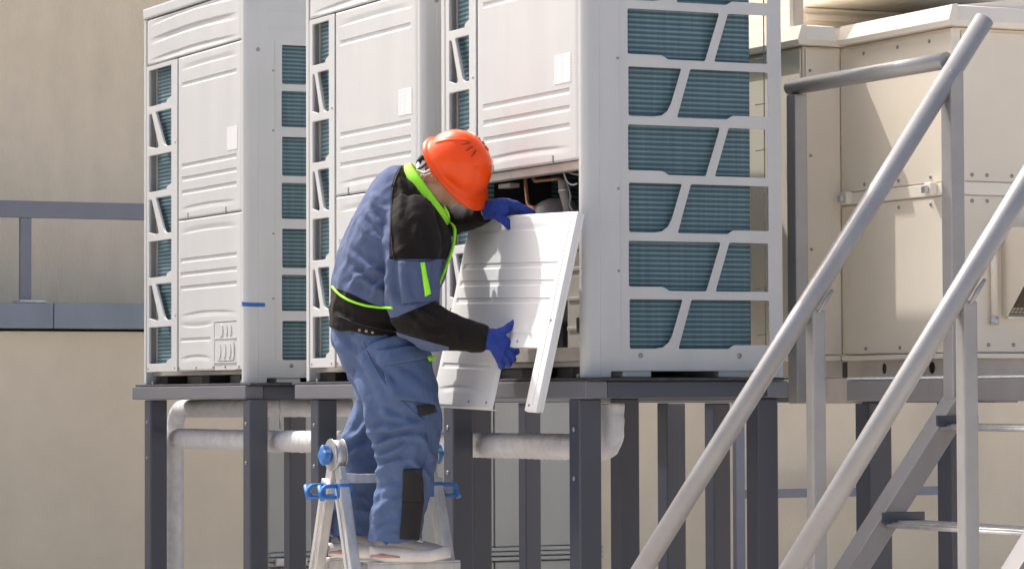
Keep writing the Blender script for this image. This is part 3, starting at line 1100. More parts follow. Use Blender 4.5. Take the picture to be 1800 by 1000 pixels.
    box('grille_shade_sheet', 0.0325, c0 - 0.014, 0.0525, 0.056, 0.058, 1.43, 'dark_interior', t, 0)  # added black sheet, stands in for the shade behind the grille
    arcn = [(W - 0.030 - 0.042, 0.105), (W - 0.030, 0.105)]
    yE = 0.652
    prof = [(W - 0.07, 0.108), (W - 0.026, 0.108), (W - 0.026, yE - 0.03), (W - 0.032, yE - 0.008), (W - 0.05, yE), (W - 0.085, yE), (W - 0.085, yE - 0.03), (W - 0.07, yE - 0.04)]
    prism('side_coil', prof, 0.058, 1.43, 'coil', t, 'Z')
    box('back_coil', 0.06, W - 0.26, DEP - 0.075, DEP - 0.035, 0.058, 1.43, 'coil', t, 0.003)
    box('inner_shade_sheet', 0.0705, 0.08, 0.09, 0.40, 0.058, 1.43, 'dark_interior', t, 0)  # dark sheet painting the shadowed interior left of the front coil
    # wire guard at the rear corner, seen through the side openings
    for y in (0.690,):
        tube('guard_wire', [(W - 0.012, y, 0.06), (W - 0.012, y, 1.45)], 0.0025, 'compressor_grey', t, 6)
    for k in range(9):
        z = 0.14 + k * 0.155
        tube('guard_wire', [(W - 0.013, 0.655, z), (W - 0.010, DEP - 0.058, z + 0.006)], 0.002, 'compressor_grey', t, 6)
    # base pan, feet
    box('base_pan', 0.034, W - 0.034, 0.03, DEP - 0.02, 0.036, 0.053, 'sheet_metal', t, 0.002)
    for y0, y1 in ((0.143, 0.25), (0.505, 0.622)):
        box('foot_rail', 0.04, W - 0.006, y0, y1, 0.0005, 0.0345, wp, t, 0.003)
    for x in (0.10, W * .5, W - 0.18):
        box('foot_block', x, x + 0.09, 0.045, 0.13, 0.0005, 0.0345, 'dark_interior', t, 0.002)
    box('anchor_nut', 0.07, 0.085, 0.012, 0.027, -0.001, 0.012, 'galvanised', t, 0.003)
    box('anchor_nut', W - 0.085, W - 0.07, 0.012, 0.027, -0.001, 0.012, 'galvanised', t, 0.003)
    # inner bulkheads
    box('electric_box', a + 0.02, W - 0.06, 0.05, 0.30, 0.735, 1.40, 'sheet_metal', t, 0.003)
    box('fan_deck', 0.052, W - 0.09, 0.03, DEP - 0.08, 1.433, 1.445, 'sheet_metal', t, 0)
    if tape:
        tp = prism('blue_tape', [(0, 0)], 0, 0, 'blue_tape') if False else None
        bm_v, bm_f = [], []
        path = [(W - 0.030, -0.0012), (W - rc, -0.0012)] + [(W - rc + (rc + .0012) * math.sin(q), rc - (rc + .0012) * math.cos(q)) for q in [math.pi / 2 * k / 6 for k in range(7)]] + [(W + 0.0012, 0.09)]
        for i, (x, y) in enumerate(path):
            s = i / (len(path) - 1)
            bm_v += [(x, y, 0.319 - .004 * s), (x, y, 0.337 - .006 * s)]
        for i in range(len(path) - 1):
            bm_f.append((2 * i, 2 * i + 2, 2 * i + 3, 2 * i + 1))
        tp = raw('blue_tape', bm_v, bm_f, 'blue_tape', t)
        md = tp.modifiers.new('thick', 'SOLIDIFY')
        md.thickness = 0.0008
    if open_service:
        # what the open service bay shows
        cx, cy = 3.862 - X0, 0.165
        prof_c = [(0.0, 0.515), (0.03, 0.513), (0.058, 0.502), (0.076, 0.482), (0.083, 0.45), (0.083, 0.12), (0.07, 0.09), (0.05, 0.075), (0.0, 0.075)]
        zsft = 0.105
        vv, ff = [], []
        sg = 28
        for r, z in prof_c:
            for k in range(sg):
                vv.append((cx + max(r, .001) * math.cos(2 * math.pi * k / sg), cy + max(r, .001) * math.sin(2 * math.pi * k / sg), z + zsft))
        for i in range(len(prof_c) - 1):
            for k in range(sg):
                k2 = (k + 1) % sg
                ff.append((i * sg + k, (i + 1) * sg + k, (i + 1) * sg + k2, i * sg + k2))
        raw('compressor', vv, ff, 'compressor_grey', t, True)
        for k in range(3):
            q = 2.1 * k
            box('compressor_foot', cx + .06 * math.cos(q) - .02, cx + .06 * math.cos(q) + .02, cy + .06 * math.sin(q) - .02, cy + .06 * math.sin(q) + .02, 0.054, 0.178, 'rubber', t, 0.004)

        def U(px, py, y):
            return at_y(px, py, y) - Vector((X0, 0, 0))
        tube('copper_pipe', arc_path([U(921, 292, .12), U(925, 335, .12), U(928, 362, .12), U(940, 366, .13), U(948, 360, .15)], .03), 0.0075, 'copper', t, 10)
        tube('copper_pipe', arc_path([U(934, 300, .10), U(938, 319, .10), U(984, 314, .09), U(990, 330, .10)], .025), 0.0058, 'copper', t, 10)
        tube('foam_pipe', arc_path([U(989, 318, .09), U(991, 340, .09), U(998, 362, .10), U(1002, 390, .12)], .03), 0.0165, 'pipe_foam', t, 12)
        tube('hose_clamp', [U(991, 334, .09), U(991.5, 338, .09)], 0.0195, 'galvanised', t, 14)
        tube('cable', arc_path([U(988, 286, .07), U(996, 300, .07), U(1010, 307, .07), U(1024, 306, .07)], .03), 0.0035, 'galvanised', t, 8)
        tube('cable', arc_path([U(990, 300, .07), U(996, 320, .07), U(1006, 326, .07), U(1014, 323, .07)], .03), 0.003, 'strap_white', t, 8)
        tube('cable', arc_path([U(996, 318, .08), U(1004, 345, .08), U(1000, 360, .09), U(1008, 372, .09)], .03), 0.003, 'pipe_foam', t, 8)
        box('bracket', cx - .25, cx - .16, 0.06, 0.10, 0.665, 0.68, 'sheet_metal', t, 0.002)
        box('inner_cover', 0.80, W - 0.045, 0.105, 0.11, 0.10, 0.46, 'sheet_metal', t, 0.002)
        for z in (0.16, 0.26, 0.36, 0.43):
            box('cover_rib', 0.805, W - 0.05, 0.100, 0.1045, z, z + 0.012, 'sheet_metal', t, 0.002)
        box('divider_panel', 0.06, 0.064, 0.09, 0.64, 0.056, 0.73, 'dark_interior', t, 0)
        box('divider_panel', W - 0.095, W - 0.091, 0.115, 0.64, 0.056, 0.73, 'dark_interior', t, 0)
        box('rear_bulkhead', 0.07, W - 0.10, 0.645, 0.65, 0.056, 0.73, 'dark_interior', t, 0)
        box('sill_channel', a, W - 0.036, 0.012, 0.05, 0.054, 0.10, 'sheet_metal', t, 0.003)
        box('head_channel', a, W - 0.036, 0.012, 0.05, 0.685, 0.714, 'sheet_metal', t, 0.003)
        box('valve_block', W - 0.16, W - 0.11, 0.05, 0.098, 0.15, 0.2, 'dark_interior', t, 0.004)
        box('pipe_cover_edge', W - 0.075, W - 0.04, 0.014, 0.03, 0.101, 0.118, 'white_paint', t, 0.003)
    return t


condenser(0.0, 1.274, 0.448, 'far-left white condensing unit with blue tape on its corner', tape=True)
condenser(1.957, 1.132, 0.300, 'middle white condensing unit half hidden behind the worker')
condenser(3.261, 1.132, 0.300, 'nearest white condensing unit with its lower service bay open', open_service=True)

# ------------------------------------------------------------------ the panel being lifted off
RM = Matrix(((0.99956971, -0.0188542, 0.0224705), (0.01340729, 0.97502238, 0.22170162), (-0.02608925, -0.22130496, 0.97485561)))
hp = thing('removed_service_panel', 'loose white service panel with a cut-out held by the worker', 'panel')
HPO = Vector((4.122, -0.095, 0.545))
HW, HH = 0.80, 0.662
hp.matrix_world = Matrix.Translation(HPO) @ RM.to_4x4()
ff = []
for f_ in lower_feats(-HW / 2, HW):
    f_ = list(f_)
    f_[3] = f_[3] - 0.711
    ff.append(tuple(f_))
n0, n1, nzz = -HW / 2 + 0.455, -HW / 2 + 0.725, 0.258 - 0.711
sheet_panel('panel_sheet', -HW / 2, HW / 2, -HH, 0.0, ff, 'white_paint_held', hp, notch=(n0, n1, nzz), flange=0.018,
            topcuts=((-0.30, -0.293, 0.014), (0.235, 0.242, 0.016)))
# folded return along the right edge and bottom lip
box('side_return', HW / 2 - 0.004, HW / 2, 0.0185, 0.030, -HH + 0.004, -0.004, 'white_paint_held', hp, 0.001)
box('side_return', -HW / 2, -HW / 2 + 0.004, 0.0185, 0.05, -HH + 0.004, -0.004, 'white_paint_held', hp, 0.001)
box('bottom_lip', -HW / 2 + 0.006, n0 - 0.004, 0.0185, 0.034, -HH, -HH + 0.003, 'white_paint_held', hp, 0.001)
box('pressed_rib', HW / 2 - 0.032, HW / 2 - 0.028, -0.0016, 0.001, -HH + 0.02, -0.02, 'white_paint_held', hp, 0.0007)
for u, z in ((n0 - 0.02, -HH + 0.02), (HW / 2 - 0.05, -HH + 0.02), (-0.1, -HH + 0.02), (0.17, nzz + 0.02), (HW / 2 - 0.022, -0.36)):
    screw(hp, (u, -0.0006, z), (0, -1, 0), 0.005)


def panel_D(px, py):
    """distance along a sight line at which it meets the held panel's plane"""
    d = P(px, py, 1.0) - CAM_POS
    n = RM @ Vector((0, 1, 0))
    return (HPO - CAM_POS).dot(n) / d.dot(n)
# ================================================================== LADDER
def bar_data(p0, p1, wa, wb, ref):
    p0, p1 = Vector(p0), Vector(p1)
    d = (p1 - p0).normalized()
    a = (Vector(ref) - d * Vector(ref).dot(d)).normalized()
    b = d.cross(a)
    return p0, d, a, b


def bar(name, p0, p1, wa, wb, ref, material, parent, bev=0.004):
    """rectangular bar from p0 to p1, wa wide along ref, wb across"""
    p0, d, a, b = bar_data(p0, p1, wa, wb, ref)
    L = (Vector(p1) - Vector(p0)).length
    m = Matrix.Translation(p0) @ Matrix((a, b, d)).transposed().to_4x4()
    return box(name, -wa / 2, wa / 2, -wb / 2, wb / 2, 0, L, material, parent, bev, m)


LX, LY0, LY1, LZ = 3.715, -0.598, -0.262, -0.268
lad = thing('folding_ladder', 'worn aluminium hinged stepladder with blue locks under the worker', 'ladder', (LX, (LY0 + LY1) / 2, GROUND_Z))


def LP(x, y, z):
    return Vector((x - LX, y - (LY0 + LY1) / 2, z - GROUND_Z))


SPREAD = 0.37
zb = GROUND_Z + 0.012


def leg_x(sign, z):
    return LX + sign * (0.022 + SPREAD * (LZ - z))


for yi, y in enumerate((LY0, LY1)):
    sgn = -1 if yi == 0 else 1
    for sx in (1, -1):
        # inner slim section and outer sleeve
        bar('inner_rail', LP(leg_x(sx, LZ - 0.03), y, LZ - 0.03), LP(leg_x(sx, -0.9), y, -0.9), 0.048, 0.022, (1, 0, 0), 'aluminium', lad)
        o = bar('outer_rail', LP(leg_x(sx, -0.345), y + sgn * 0.004, -0.345), LP(leg_x(sx, zb), y + sgn * 0.012, zb), 0.058, 0.036, (1, 0, 0), 'aluminium', lad)
        bar('rail_rib', LP(leg_x(sx, -0.36), y + sgn * 0.024, -0.36), LP(leg_x(sx, zb + .05), y + sgn * 0.032, zb + .05), 0.008, 0.006, (1, 0, 0), 'aluminium', o, 0.001)
        bar('foot', LP(leg_x(sx, zb + 0.05), y + sgn * 0.012, zb + 0.05), LP(leg_x(sx, zb - 0.01), y + sgn * 0.012, zb - 0.01), 0.068, 0.05, (1, 0, 0), 'rubber', lad)
        # blue rail locks with D-shaped handles
        zl = -0.375
        x = leg_x(sx, zl)
        b = box('rail_lock', -0.026, 0.026, -0.025, 0.025, -0.026, 0.026, 'blue_plastic', lad, 0.008)
        b.location = LP(x, y, zl)
        ys = sgn * 0.026
        loop = [(0.004, ys, 0.016), (0.004, ys + sgn * 0.042, 0.016), (0.004 - sx * 0.0, ys + sgn * 0.055, -0.005), (0.004, ys + sgn * 0.042, -0.022), (0.004, ys, -0.022)]
        tube('lock_handle', arc_path(loop, 0.012, 4), 0.0075, 'blue_plastic', b, 10)
        tube('lock_grip', [(-0.012, ys + sgn * 0.054, 0.016), (0.018, ys + sgn * 0.056, -0.028)], [0.009, 0.010], 'blue_plastic', b, 10)
    # hinge: two cheek discs and a blue lock wheel
    hj = tube('hinge', [LP(LX, y - 0.017, LZ + 0.012), LP(LX, y + 0.017, LZ + 0.012)], 0.05, 'aluminium', lad, 28)
    for dy in (-0.021, 0.018):
        tube('hinge_plate', [LP(LX, y + dy, LZ + 0.012), LP(LX, y + dy + 0.003, LZ + 0.012)], 0.055, 'galvanised', lad, 28)
    wv, wf = [], []
    for j, (yy, k0) in enumerate(((0.0, 0.7), (0.004, 0.95), (0.024, 1.0), (0.030, 0.8), (0.031, 0.02))):
        for k in range(28):
            q = 2 * math.pi * k / 28
            r = 0.031 * k0 * (1 + 0.13 * math.cos(4 * q)) if k0 > .05 else 0.001
            wv.append(LP(LX - 0.004, y, LZ + 0.012) + Vector((r * math.cos(q), sgn * (0.024 + yy), r * math.sin(q))))
    for j in range(4):
        for k in range(28):
            wf.append((j * 28 + k, j * 28 + (k + 1) % 28, (j + 1) * 28 + (k + 1) % 28, (j + 1) * 28 + k))
    raw('lock_wheel', wv, wf, 'blue_plastic', lad)
for sx in (1, -1):
    for i, z in enumerate((-0.335, -0.634, -0.91, -1.19, -1.46)):
        x = leg_x(sx, z)
        wdt = 0.012 if i == 0 else -0.004
        o = box('rung', -0.016 + (0 if i else 0.0), 0.016, LY0 - (LY0 + LY1) / 2 + wdt, LY1 - (LY0 + LY1) / 2 - wdt, -0.015, 0.015, 'aluminium', lad, 0.005)
        o.location = (x - LX, 0, z - GROUND_Z)
        if i:
            for k in range(4):
                box('rung_rib', -0.013 + k * 0.008, -0.010 + k * 0.008, LY0 - (LY0 + LY1) / 2 + 0.03, LY1 - (LY0 + LY1) / 2 - 0.03, 0.0148, 0.0172, 'aluminium', o, 0.0005)
    # wide clip-on step on the standing rung
    x = leg_x(sx, -0.634)
    s = box('standing_step', -0.03, 0.05, LY0 - (LY0 + LY1) / 2 + 0.028, LY1 - (LY0 + LY1) / 2 + 0.03, 0.0175, 0.0245, 'aluminium', lad, 0.003)
    s.location = (x - LX + (0 if sx > 0 else -0.02), 0, -0.634 - GROUND_Z)
    box('step_fold', 0.044, 0.05, LY0 - (LY0 + LY1) / 2 + 0.028, LY1 - (LY0 + LY1) / 2 + 0.03, -0.016, 0.0172, 'aluminium', s, 0.002)
STEP_Z = -0.634 + 0.0248

# ================================================================== WORKER
MPX = 10.8 / FPX                       # metres per photo pixel at the worker
ORG = P(690, 600, 10.85)


def local(p):
    """worker-local coordinates (right, down) in pixel-sized units plus metres towards the camera side"""
    d = p - ORG
    return 690 + d.dot(AX_R) / MPX, 600 - d.dot(AX_U) / MPX, -d.dot(AX_V)


def loft(rings, seg=28):
    """rings: (centre, axis1, axis2) with axis lengths = radii"""
    v, f = [], []
    for c, a, b in rings:
        for k in range(seg):
            q = 2 * math.pi * k / seg
            v.append(c + a * math.cos(q) + b * math.sin(q))
    for i in range(len(rings) - 1):
        for k in range(seg):
            k2 = (k + 1) % seg
            f.append((i * seg + k, i * seg + k2, (i + 1) * seg + k2, (i + 1) * seg + k))
    f.append(tuple(reversed(range(seg))))
    f.append(tuple(range((len(rings) - 1) * seg, len(rings) * seg)))
    return v, f


def spline(pts, n=5):
    """Catmull-Rom through tuples of numbers"""
    out = []
    m = len(pts)
    for i in range(m - 1):
        p0, p1, p2, p3 = [np.array(pts[max(0, min(m - 1, i + j))], float) for j in (-1, 0, 1, 2)]
        for k in range(n):
            t = k / n
            out.append(tuple(0.5 * (2 * p1 + (p2 - p0) * t + (2 * p0 - 5 * p1 + 4 * p2 - p3) * t * t + (3 * p1 - p0 - 3 * p2 + p3) * t ** 3)))
    out.append(tuple(pts[-1]))
    return out


def body_rings(table):
    """table rows: px, py, D, dx, dy (in-plane half axis, pixels), lateral half width (m)"""
    R = []
    for px, py, D, dx, dy, lat in spline(table, 4):
        R.append((P(px, py, D), (AX_R * dx - AX_U * dy) * MPX, -AX_V * lat))
    return R


def limb(table, seg=24, n=4):
    rows = spline(table, n)
    return tube_data([P(r[0], r[1], r[2]) for r in rows], [r[3] for r in rows], seg)


def merge(parts):
    V, F = [], []
    for v, f in parts:
        F += [tuple(i + len(V) for i in q) for q in f]
        V += [Vector(x) for x in v]
    return V, F


def remeshed(name, parts, voxel, smooth_it=3, fac=0.5):
    V, F = merge(parts)
    me = bpy.data.meshes.new('tmp')
    me.from_pydata([tuple(x) for x in V], [], F)
    bm = bmesh.new()
    bm.from_mesh(me)
    bmesh.ops.recalc_face_normals(bm, faces=list(bm.faces))
    bm.to_mesh(me)
    bm.free()
    ob = bpy.data.objects.new('tmp', me)
    COL.objects.link(ob)
    md = ob.modifiers.new('r', 'REMESH')
    md.mode = 'VOXEL'
    md.voxel_size = voxel
    if smooth_it:
        sm = ob.modifiers.new('s', 'SMOOTH')
        sm.factor = fac
        sm.iterations = smooth_it
    dg = bpy.context.evaluated_depsgraph_get()
    out = bpy.data.meshes.new_from_object(ob.evaluated_get(dg))
    bpy.data.objects.remove(ob)
    bpy.data.meshes.remove(me)
    out.name = name
    return out


def displace(me, fn):
    nr = [v.normal.copy() for v in me.vertices]
    for v, n in zip(me.vertices, nr):
        v.co = v.co + n * fn(v.co, n)
    me.update()


def ridge(p, seed):
    n = noise.noise(p + Vector((seed, seed * 1.7, -seed)))
    return 1 - 2.2 * abs(n)


def squash(p, d, k):
    """compress coordinates along unit d so that folds run along d"""
    return p - d * p.dot(d) * (1 - k)


def creases(lx, ly, table):
    """height of hand-placed folds: rows (x0, y0, x1, y1, width, height)"""
    h = 0.0
    for x0, y0, x1, y1, w, a in table:
        dx, dy = x1 - x0, y1 - y0
        L2 = dx * dx + dy * dy
        t = ((lx - x0) * dx + (ly - y0) * dy) / L2
        if t < -0.15 or t > 1.15:
            continue
        d = ((lx - x0) * dy - (ly - y0) * dx) / math.sqrt(L2) + 2.5 * math.sin(t * 5 + x0)
        if abs(d) > 5 * w:
            continue
        e = smooth(-0.15, 0.2, t) * (1 - smooth(0.75, 1.15, t))
        h += a * e * (math.exp(-(d / w) ** 2) - 0.75 * math.exp(-((d - 1.9 * w) / (1.1 * w)) ** 2) - 0.3 * math.exp(-((d + 2 * w) / (1.3 * w)) ** 2))
    return h


J_CREASES = [(634, 390, 680, 432, 6, .008), (655, 372, 692, 440, 6, .008), (622, 446, 676, 484, 6, .009), (626, 484, 678, 508, 5, .008), (655, 518, 688, 488, 5, .008),
             (625, 505, 655, 470, 5, .007), (690, 450, 700, 535, 5, .007), (652, 344, 676, 372, 6, .006), (716, 470, 724, 536, 5, .006), (706, 556, 748, 566, 5, .007),
             (735, 540, 768, 570, 5, .008), (752, 585, 792, 578, 4, .006), (800, 572, 812, 604, 4, .005), (700, 300, 712, 380, 6, .006), (735, 395, 742, 450, 6, .006), (596, 555, 640, 566, 5, .005), (650, 575, 720, 585, 5, .005)]
T_CREASES = [(590, 588, 652, 706, 7, .011), (604, 602, 668, 668, 6, .010), (630, 610, 700, 692, 6, .009), (652, 706, 672, 776, 7, .011), (664, 756, 742, 738, 6, .012), (668, 778, 732, 758, 5, .010),
             (672, 800, 722, 776, 5, .009), (668, 826, 716, 800, 5, .009), (676, 872, 708, 842, 6, .008), (668, 898, 700, 868, 7, .009), (674, 926, 702, 912, 5, .007),
             (738, 760, 762, 800, 5, .009), (730, 800, 752, 840, 5, .008), (616, 776, 652, 742, 7, .010), (620, 806, 654, 776, 6, .008), (604, 900, 636, 874, 6, .008), (672, 718, 730, 742, 6, .008), (700, 650, 748, 690, 6, .006)]

BR = AX_R
BUP = AX_U
BT = -AX_V

# ---- skeleton tables
dR = panel_D(885, 605)
dL = panel_D(890, 382)
TORSO = [(659, 586, 10.88, 78, 14, .172), (664, 545, 10.88, 83, 20, .183), (681, 487, 10.88, 86, 28, .197), (700, 432, 10.88, 85, 38, .205),
         (721, 382, 10.88, 74, 50, .186), (737, 349, 10.88, 54, 54, .128), (743, 339, 10.89, 36, 46, .088), (746, 336, 10.9, 28, 38, .078)]
ARM_R = [(722, 366, 10.755, .072), (722, 400, 10.71, .086), (724, 440, 10.68, .088), (726, 500, 10.655, .083), (729, 550, 10.635, .079),
         (758, 574, 10.605, .070), (805, 586, 0.5 * (10.605 + dR - .045), .053), (854, 595, dR - .045, .042)]
ARM_L = [(748, 372, 11.03, .068), (770, 388, 11.08, .058), (796, 386, 11.10, .050), (826, 381, 11.02, .040), (853, 373, 10.945, .034)]
PELVIS = [(662, 555, 10.89, 70, 12, .158), (664, 600, 10.89, 75, 8, .170), (674, 640, 10.89, 64, 5, .165), (684, 662, 10.89, 48, 4, .14)]
LEG_R = [(684, 615, 10.80, .122), (699, 675, 10.77, .127), (713, 735, 10.75, .116), (717, 785, 10.745, .102), (710, 850, 10.75, .086), (698, 905, 10.752, .083), (693, 940, 10.755, .081), (692, 968, 10.755, .080)]
LEG_L = [(656, 615, 10.98, .112), (671, 680, 11.01, .090), (664, 735, 11.03, .084), (645, 785, 11.04, .084), (632, 845, 11.035, .073), (617, 905, 11.03, .068), (612, 942, 11.025, .064), (611, 968, 11.025, .062)]

# head axes (worker-local right, up, towards camera)
def loc_dir(r, u, t):
    return (BR * r + BUP * u + BT * t).normalized()


HF = loc_dir(.62, -.75, .15)
HU = loc_dir(.56, .58, .58)
HS = HF.cross(HU).normalized()
HU = HS.cross(HF).normalized()
HC = P(791, 306, 10.885)


def head_pt(x, y, z):
    return HC + HF * x + HS * y + HU * z


def head_data(nu=40, nv=26):
    v, f = [], []
    for j in range(nv + 1):
        th = math.pi * j / nv
        for i in range(nu):
            ph = 2 * math.pi * i / nu
            x, y, z = math.sin(th) * math.cos(ph), math.sin(th) * math.sin(ph), math.cos(th)
            X, Y, Z = .098 * x, .077 * y, .116 * z
            if z < 0:
                Y *= 1 - .28 * (-z) ** 1.3
                if x > 0:
                    X += .016 * (-z) * x
                else:
                    X *= 1 - .30 * (-z)
            if x > 0:
                X += .024 * math.exp(-(y / .16) ** 2 - ((z + .14) / .17) ** 2)
                X += .006 * math.exp(-(y / .22) ** 2 - ((z + .52) / .09) ** 2)
                X -= .006 * math.exp(-(y / .3) ** 2 - ((z + .40) / .05) ** 2)
                for s in (-1, 1):
                    X -= .010 * math.exp(-((y - s * .38) / .16) ** 2 - ((z - .05) / .12) ** 2)
                X += .005 * math.exp(-((z - .24) / .1) ** 2) * x
            v.append(head_pt(X, Y, Z))
    for j in range(nv):
        for i in range(nu):
            i2 = (i + 1) % nu
            f.append((j * nu + i, j * nu + i2, (j + 1) * nu + i2, (j + 1) * nu + i))
    return v, f


def ellipsoid(c, a, b, d, nu=18, nv=12):
    v, f = [], []
    for j in range(nv + 1):
        th = math.pi * j / nv
        for i in range(nu):
            ph = 2 * math.pi * i / nu
            v.append(c + a * math.sin(th) * math.cos(ph) + b * math.sin(th) * math.sin(ph) + d * math.cos(th))
    for j in range(nv):
        for i in range(nu):
            i2 = (i + 1) % nu
            f.append((j * nu + i, j * nu + i2, (j + 1) * nu + i2, (j + 1) * nu + i))
    return v, f


def scaled(table, k):
    return [r[:3] + tuple(x * k for x in r[3:]) for r in table]


parts = [head_data(), tube_data([P(752, 338, 10.89), P(764, 327, 10.89), head_pt(-.02, 0, -.04)], [.062, .060, .060], 20),
         loft(body_rings(scaled(TORSO, .86))), limb(scaled(ARM_R, .62) + [(868, 600, dR - .045, .022)]), limb(scaled(ARM_L, .62) + [(866, 370, 10.92, .025)]),
         loft(body_rings(scaled(PELVIS, .84))), limb(scaled(LEG_R[:-2], .55) + [(686, 942, 10.755, .030), (682, 958, 10.755, .028)]), limb(scaled(LEG_L[:-2], .55) + [(607, 942, 11.02, .030), (604, 960, 11.02, .028)])]
me = remeshed('person', parts, 0.0065, 2, 0.4)
person = link('person', me, 'skin', None, True)
tag(person, 'worker in orange hard hat and blue overalls bending over the loose panel', 'person')


def child(name, me, material, smooth=True):
    return link(name, me, material, person, smooth)


for s in (-1, 1):
    ec = (-.012, -.022)
    rim = [(.015, .008), (.004, .030), (-.014, .031), (-.022, .010), (-.014, -.016), (-.002, -.033)]
    ep = [ellipsoid(head_pt(ec[0], s * .078, ec[1]), HF * .016 + HS * (.007 * -s), HS * .012, HU * .029),
          tube_data([head_pt(ec[0] + a_, s * (.094 - .012 * (a_ > 0)), ec[1] + b_) for a_, b_ in rim], [.005, .0065, .0065, .0065, .006, .0085], 10)]
    child('ear', remeshed('ear', ep, 0.0028, 2, 0.4), 'ear_skin')
    v, f = ellipsoid(head_pt(.083, s * .030, .006), HF * .012, HS * .014, HU * .010)
    me = bpy.data.meshes.new('eye')
    me.from_pydata([tuple(x) for x in v], [], f)
    child('eye', me, 'eye_white')
# hair below the helmet
v, f = [], []
nu, nv = 36, 14
for j in range(nv + 1):
    th = math.pi * (0.28 + 0.33 * j / nv)
    for i in range(nu + 1):
        ph = math.pi * (0.56 + 0.88 * i / nu)
        x, y, z = math.sin(th) * math.cos(ph), math.sin(th) * math.sin(ph), math.cos(th)
        k = 1.055 + 0.012 * noise.noise(Vector((x * 14, y * 14, z * 30)))
        kk = k - 0.05 * smooth(nv - 3, nv, j) - 0.05 * (1 - smooth(0, 3, i)) - 0.05 * smooth(nu - 3, nu, i)
        Y = .077 * y * (1 - .28 * max(-z, 0) ** 1.3)
        X = .098 * x * (1 - .30 * max(-z, 0))
        v.append(head_pt(X * kk, Y * kk, .116 * z * kk))
for j in range(nv):
    for i in range(nu):
        f.append((j * (nu + 1) + i, j * (nu + 1) + i + 1, (j + 1) * (nu + 1) + i + 1, (j + 1) * (nu + 1) + i))
me = bpy.data.meshes.new('hair')
me.from_pydata([tuple(x) for x in v], [], f)
child('hair', me, 'hair')

# ---- jacket
me = remeshed('jacket', [loft(body_rings(TORSO)), limb(ARM_R), limb(ARM_L)], 0.0062, 4, 0.5)
dtor = (BR * -.55 + BUP * .83).normalized()
ddia = (BR * .75 + BUP * .62).normalized()


def jacket_fold(p, n):
    lx, ly, lt = local(p)
    big = ridge(squash(p, dtor, .30) * 7.5, 2.3) * .013
    mid = ridge(squash(p, ddia, .35) * 14, 5.1) * .008
    fine = noise.noise(p * 42) * .0016
    k = 0.55 + 0.45 * smooth(330, 460, ly)
    k *= 1 - 0.5 * smooth(760, 800, lx)
    # tension folds gathered above the waist band
    g = math.exp(-((ly - 500) / 28.0) ** 2) * (lx < 700) * smooth(590, 625, lx)
    gath = g * 0.010 * ridge(squash(p, BUP, .25) * 17, 9.2)
    hem = 0.006 * (ly > 540) * (lx < 735)
    k *= 0.35 + 0.65 * smooth(0, 45, lx - (640 - 0.62 * (ly - 300) * (ly > 300) + 0.25 * max(0, ly - 440)))
    return (big * .7 + mid * .8) * k + fine + gath - hem * 0.3 + creases(lx, ly, J_CREASES) * 1.3


displace(me, jacket_fold)
armr = [P(r[0], r[1], r[2]) for r in spline(ARM_R, 4)]
armr_r = [r[3] for r in spline(ARM_R, 4)]


def near_arm(p):
    best = (9, 0)
    for i, (c, r) in enumerate(zip(armr, armr_r)):
        q = ((p - c).length - r) / .085 + 1
        if q < best[0]:
            best = (q, i / (len(armr) - 1))
    return best


def jacket_mask(p):
    """signed value: positive where the cloth is black"""
    lx, ly, lt = local(p)
    q, s = near_arm(p)
    band = 506 + 34 * smooth(583, 690, lx) + max(0, lx - 690) * 0.12
    if q < 1.25 and lt > 0.03 and (s > 0.30 or q < 1.12):
        edge = 556 - 0.42 * (lx - 700) * (1 if lx > 700 else .3)
        v = max(min(456 - ly, lx - (711 - 22 * smooth(262, 330, ly))), min(ly - edge, (s - .5) * 300), (s - .68) * 300)
        return min(v, -min(ly - (0.27 * (lx - 700) + 582), 792 - lx, (s - .50) * 300))
    yoke = min(lx - (712 - 22 * smooth(262, 330, ly)), 455 - ly)
    far = min(lx - 788, ly - 350, (-0.02 - lt) * 500)
    return max(min(ly - band, 775 - lx), yoke, far)


at = me.attributes.new('panel_mask', 'FLOAT', 'POINT')
at.data.foreach_set('value', [max(-20, min(20, jacket_mask(v.co))) for v in me.vertices])
me.materials.append(MATS['jacket_cloth'])
jacket = child('jacket', me, None)


def bvh_of(me):
    return bvhtree.BVHTree.FromPolygons([v.co for v in me.vertices], [tuple(p.vertices) for p in me.polygons])


def onto(tree, px, py, off=0.003):
    o = P(px, py, 8.0)
    d = (o - CAM_POS).normalized()
    h = tree.ray_cast(o, d)
    if h[0] is None:
        h2 = tree.find_nearest(P(px, py, 10.75))
        return h2[0] + h2[1] * off
    n = h[1] if h[1].dot(d) < 0 else -h[1]
    return h[0] + n * off


def patch(name, tree, quad, nx, ny, material, off=0.003, th=0.003):
    (x0, y0), (x1, y1), (x2, y2), (x3, y3) = quad
    v, f = [], []
    for j in range(ny + 1):
        for i in range(nx + 1):
            s, t = i / nx, j / ny
            px = (x0 * (1 - s) + x1 * s) * (1 - t) + (x3 * (1 - s) + x2 * s) * t
            py = (y0 * (1 - s) + y1 * s) * (1 - t) + (y3 * (1 - s) + y2 * s) * t
            v.append(onto(tree, px, py, off))
    for j in range(ny):
        for i in range(nx):
            f.append((j * (nx + 1) + i, j * (nx + 1) + i + 1, (j + 1) * (nx + 1) + i + 1, (j + 1) * (nx + 1) + i))
    me = bpy.data.meshes.new(name)
    me.from_pydata([tuple(x) for x in v], [], f)
    o = child(name, me, material)
    md = o.modifiers.new('thick', 'SOLIDIFY')
    md.thickness = th
    md.offset = -1
    return o


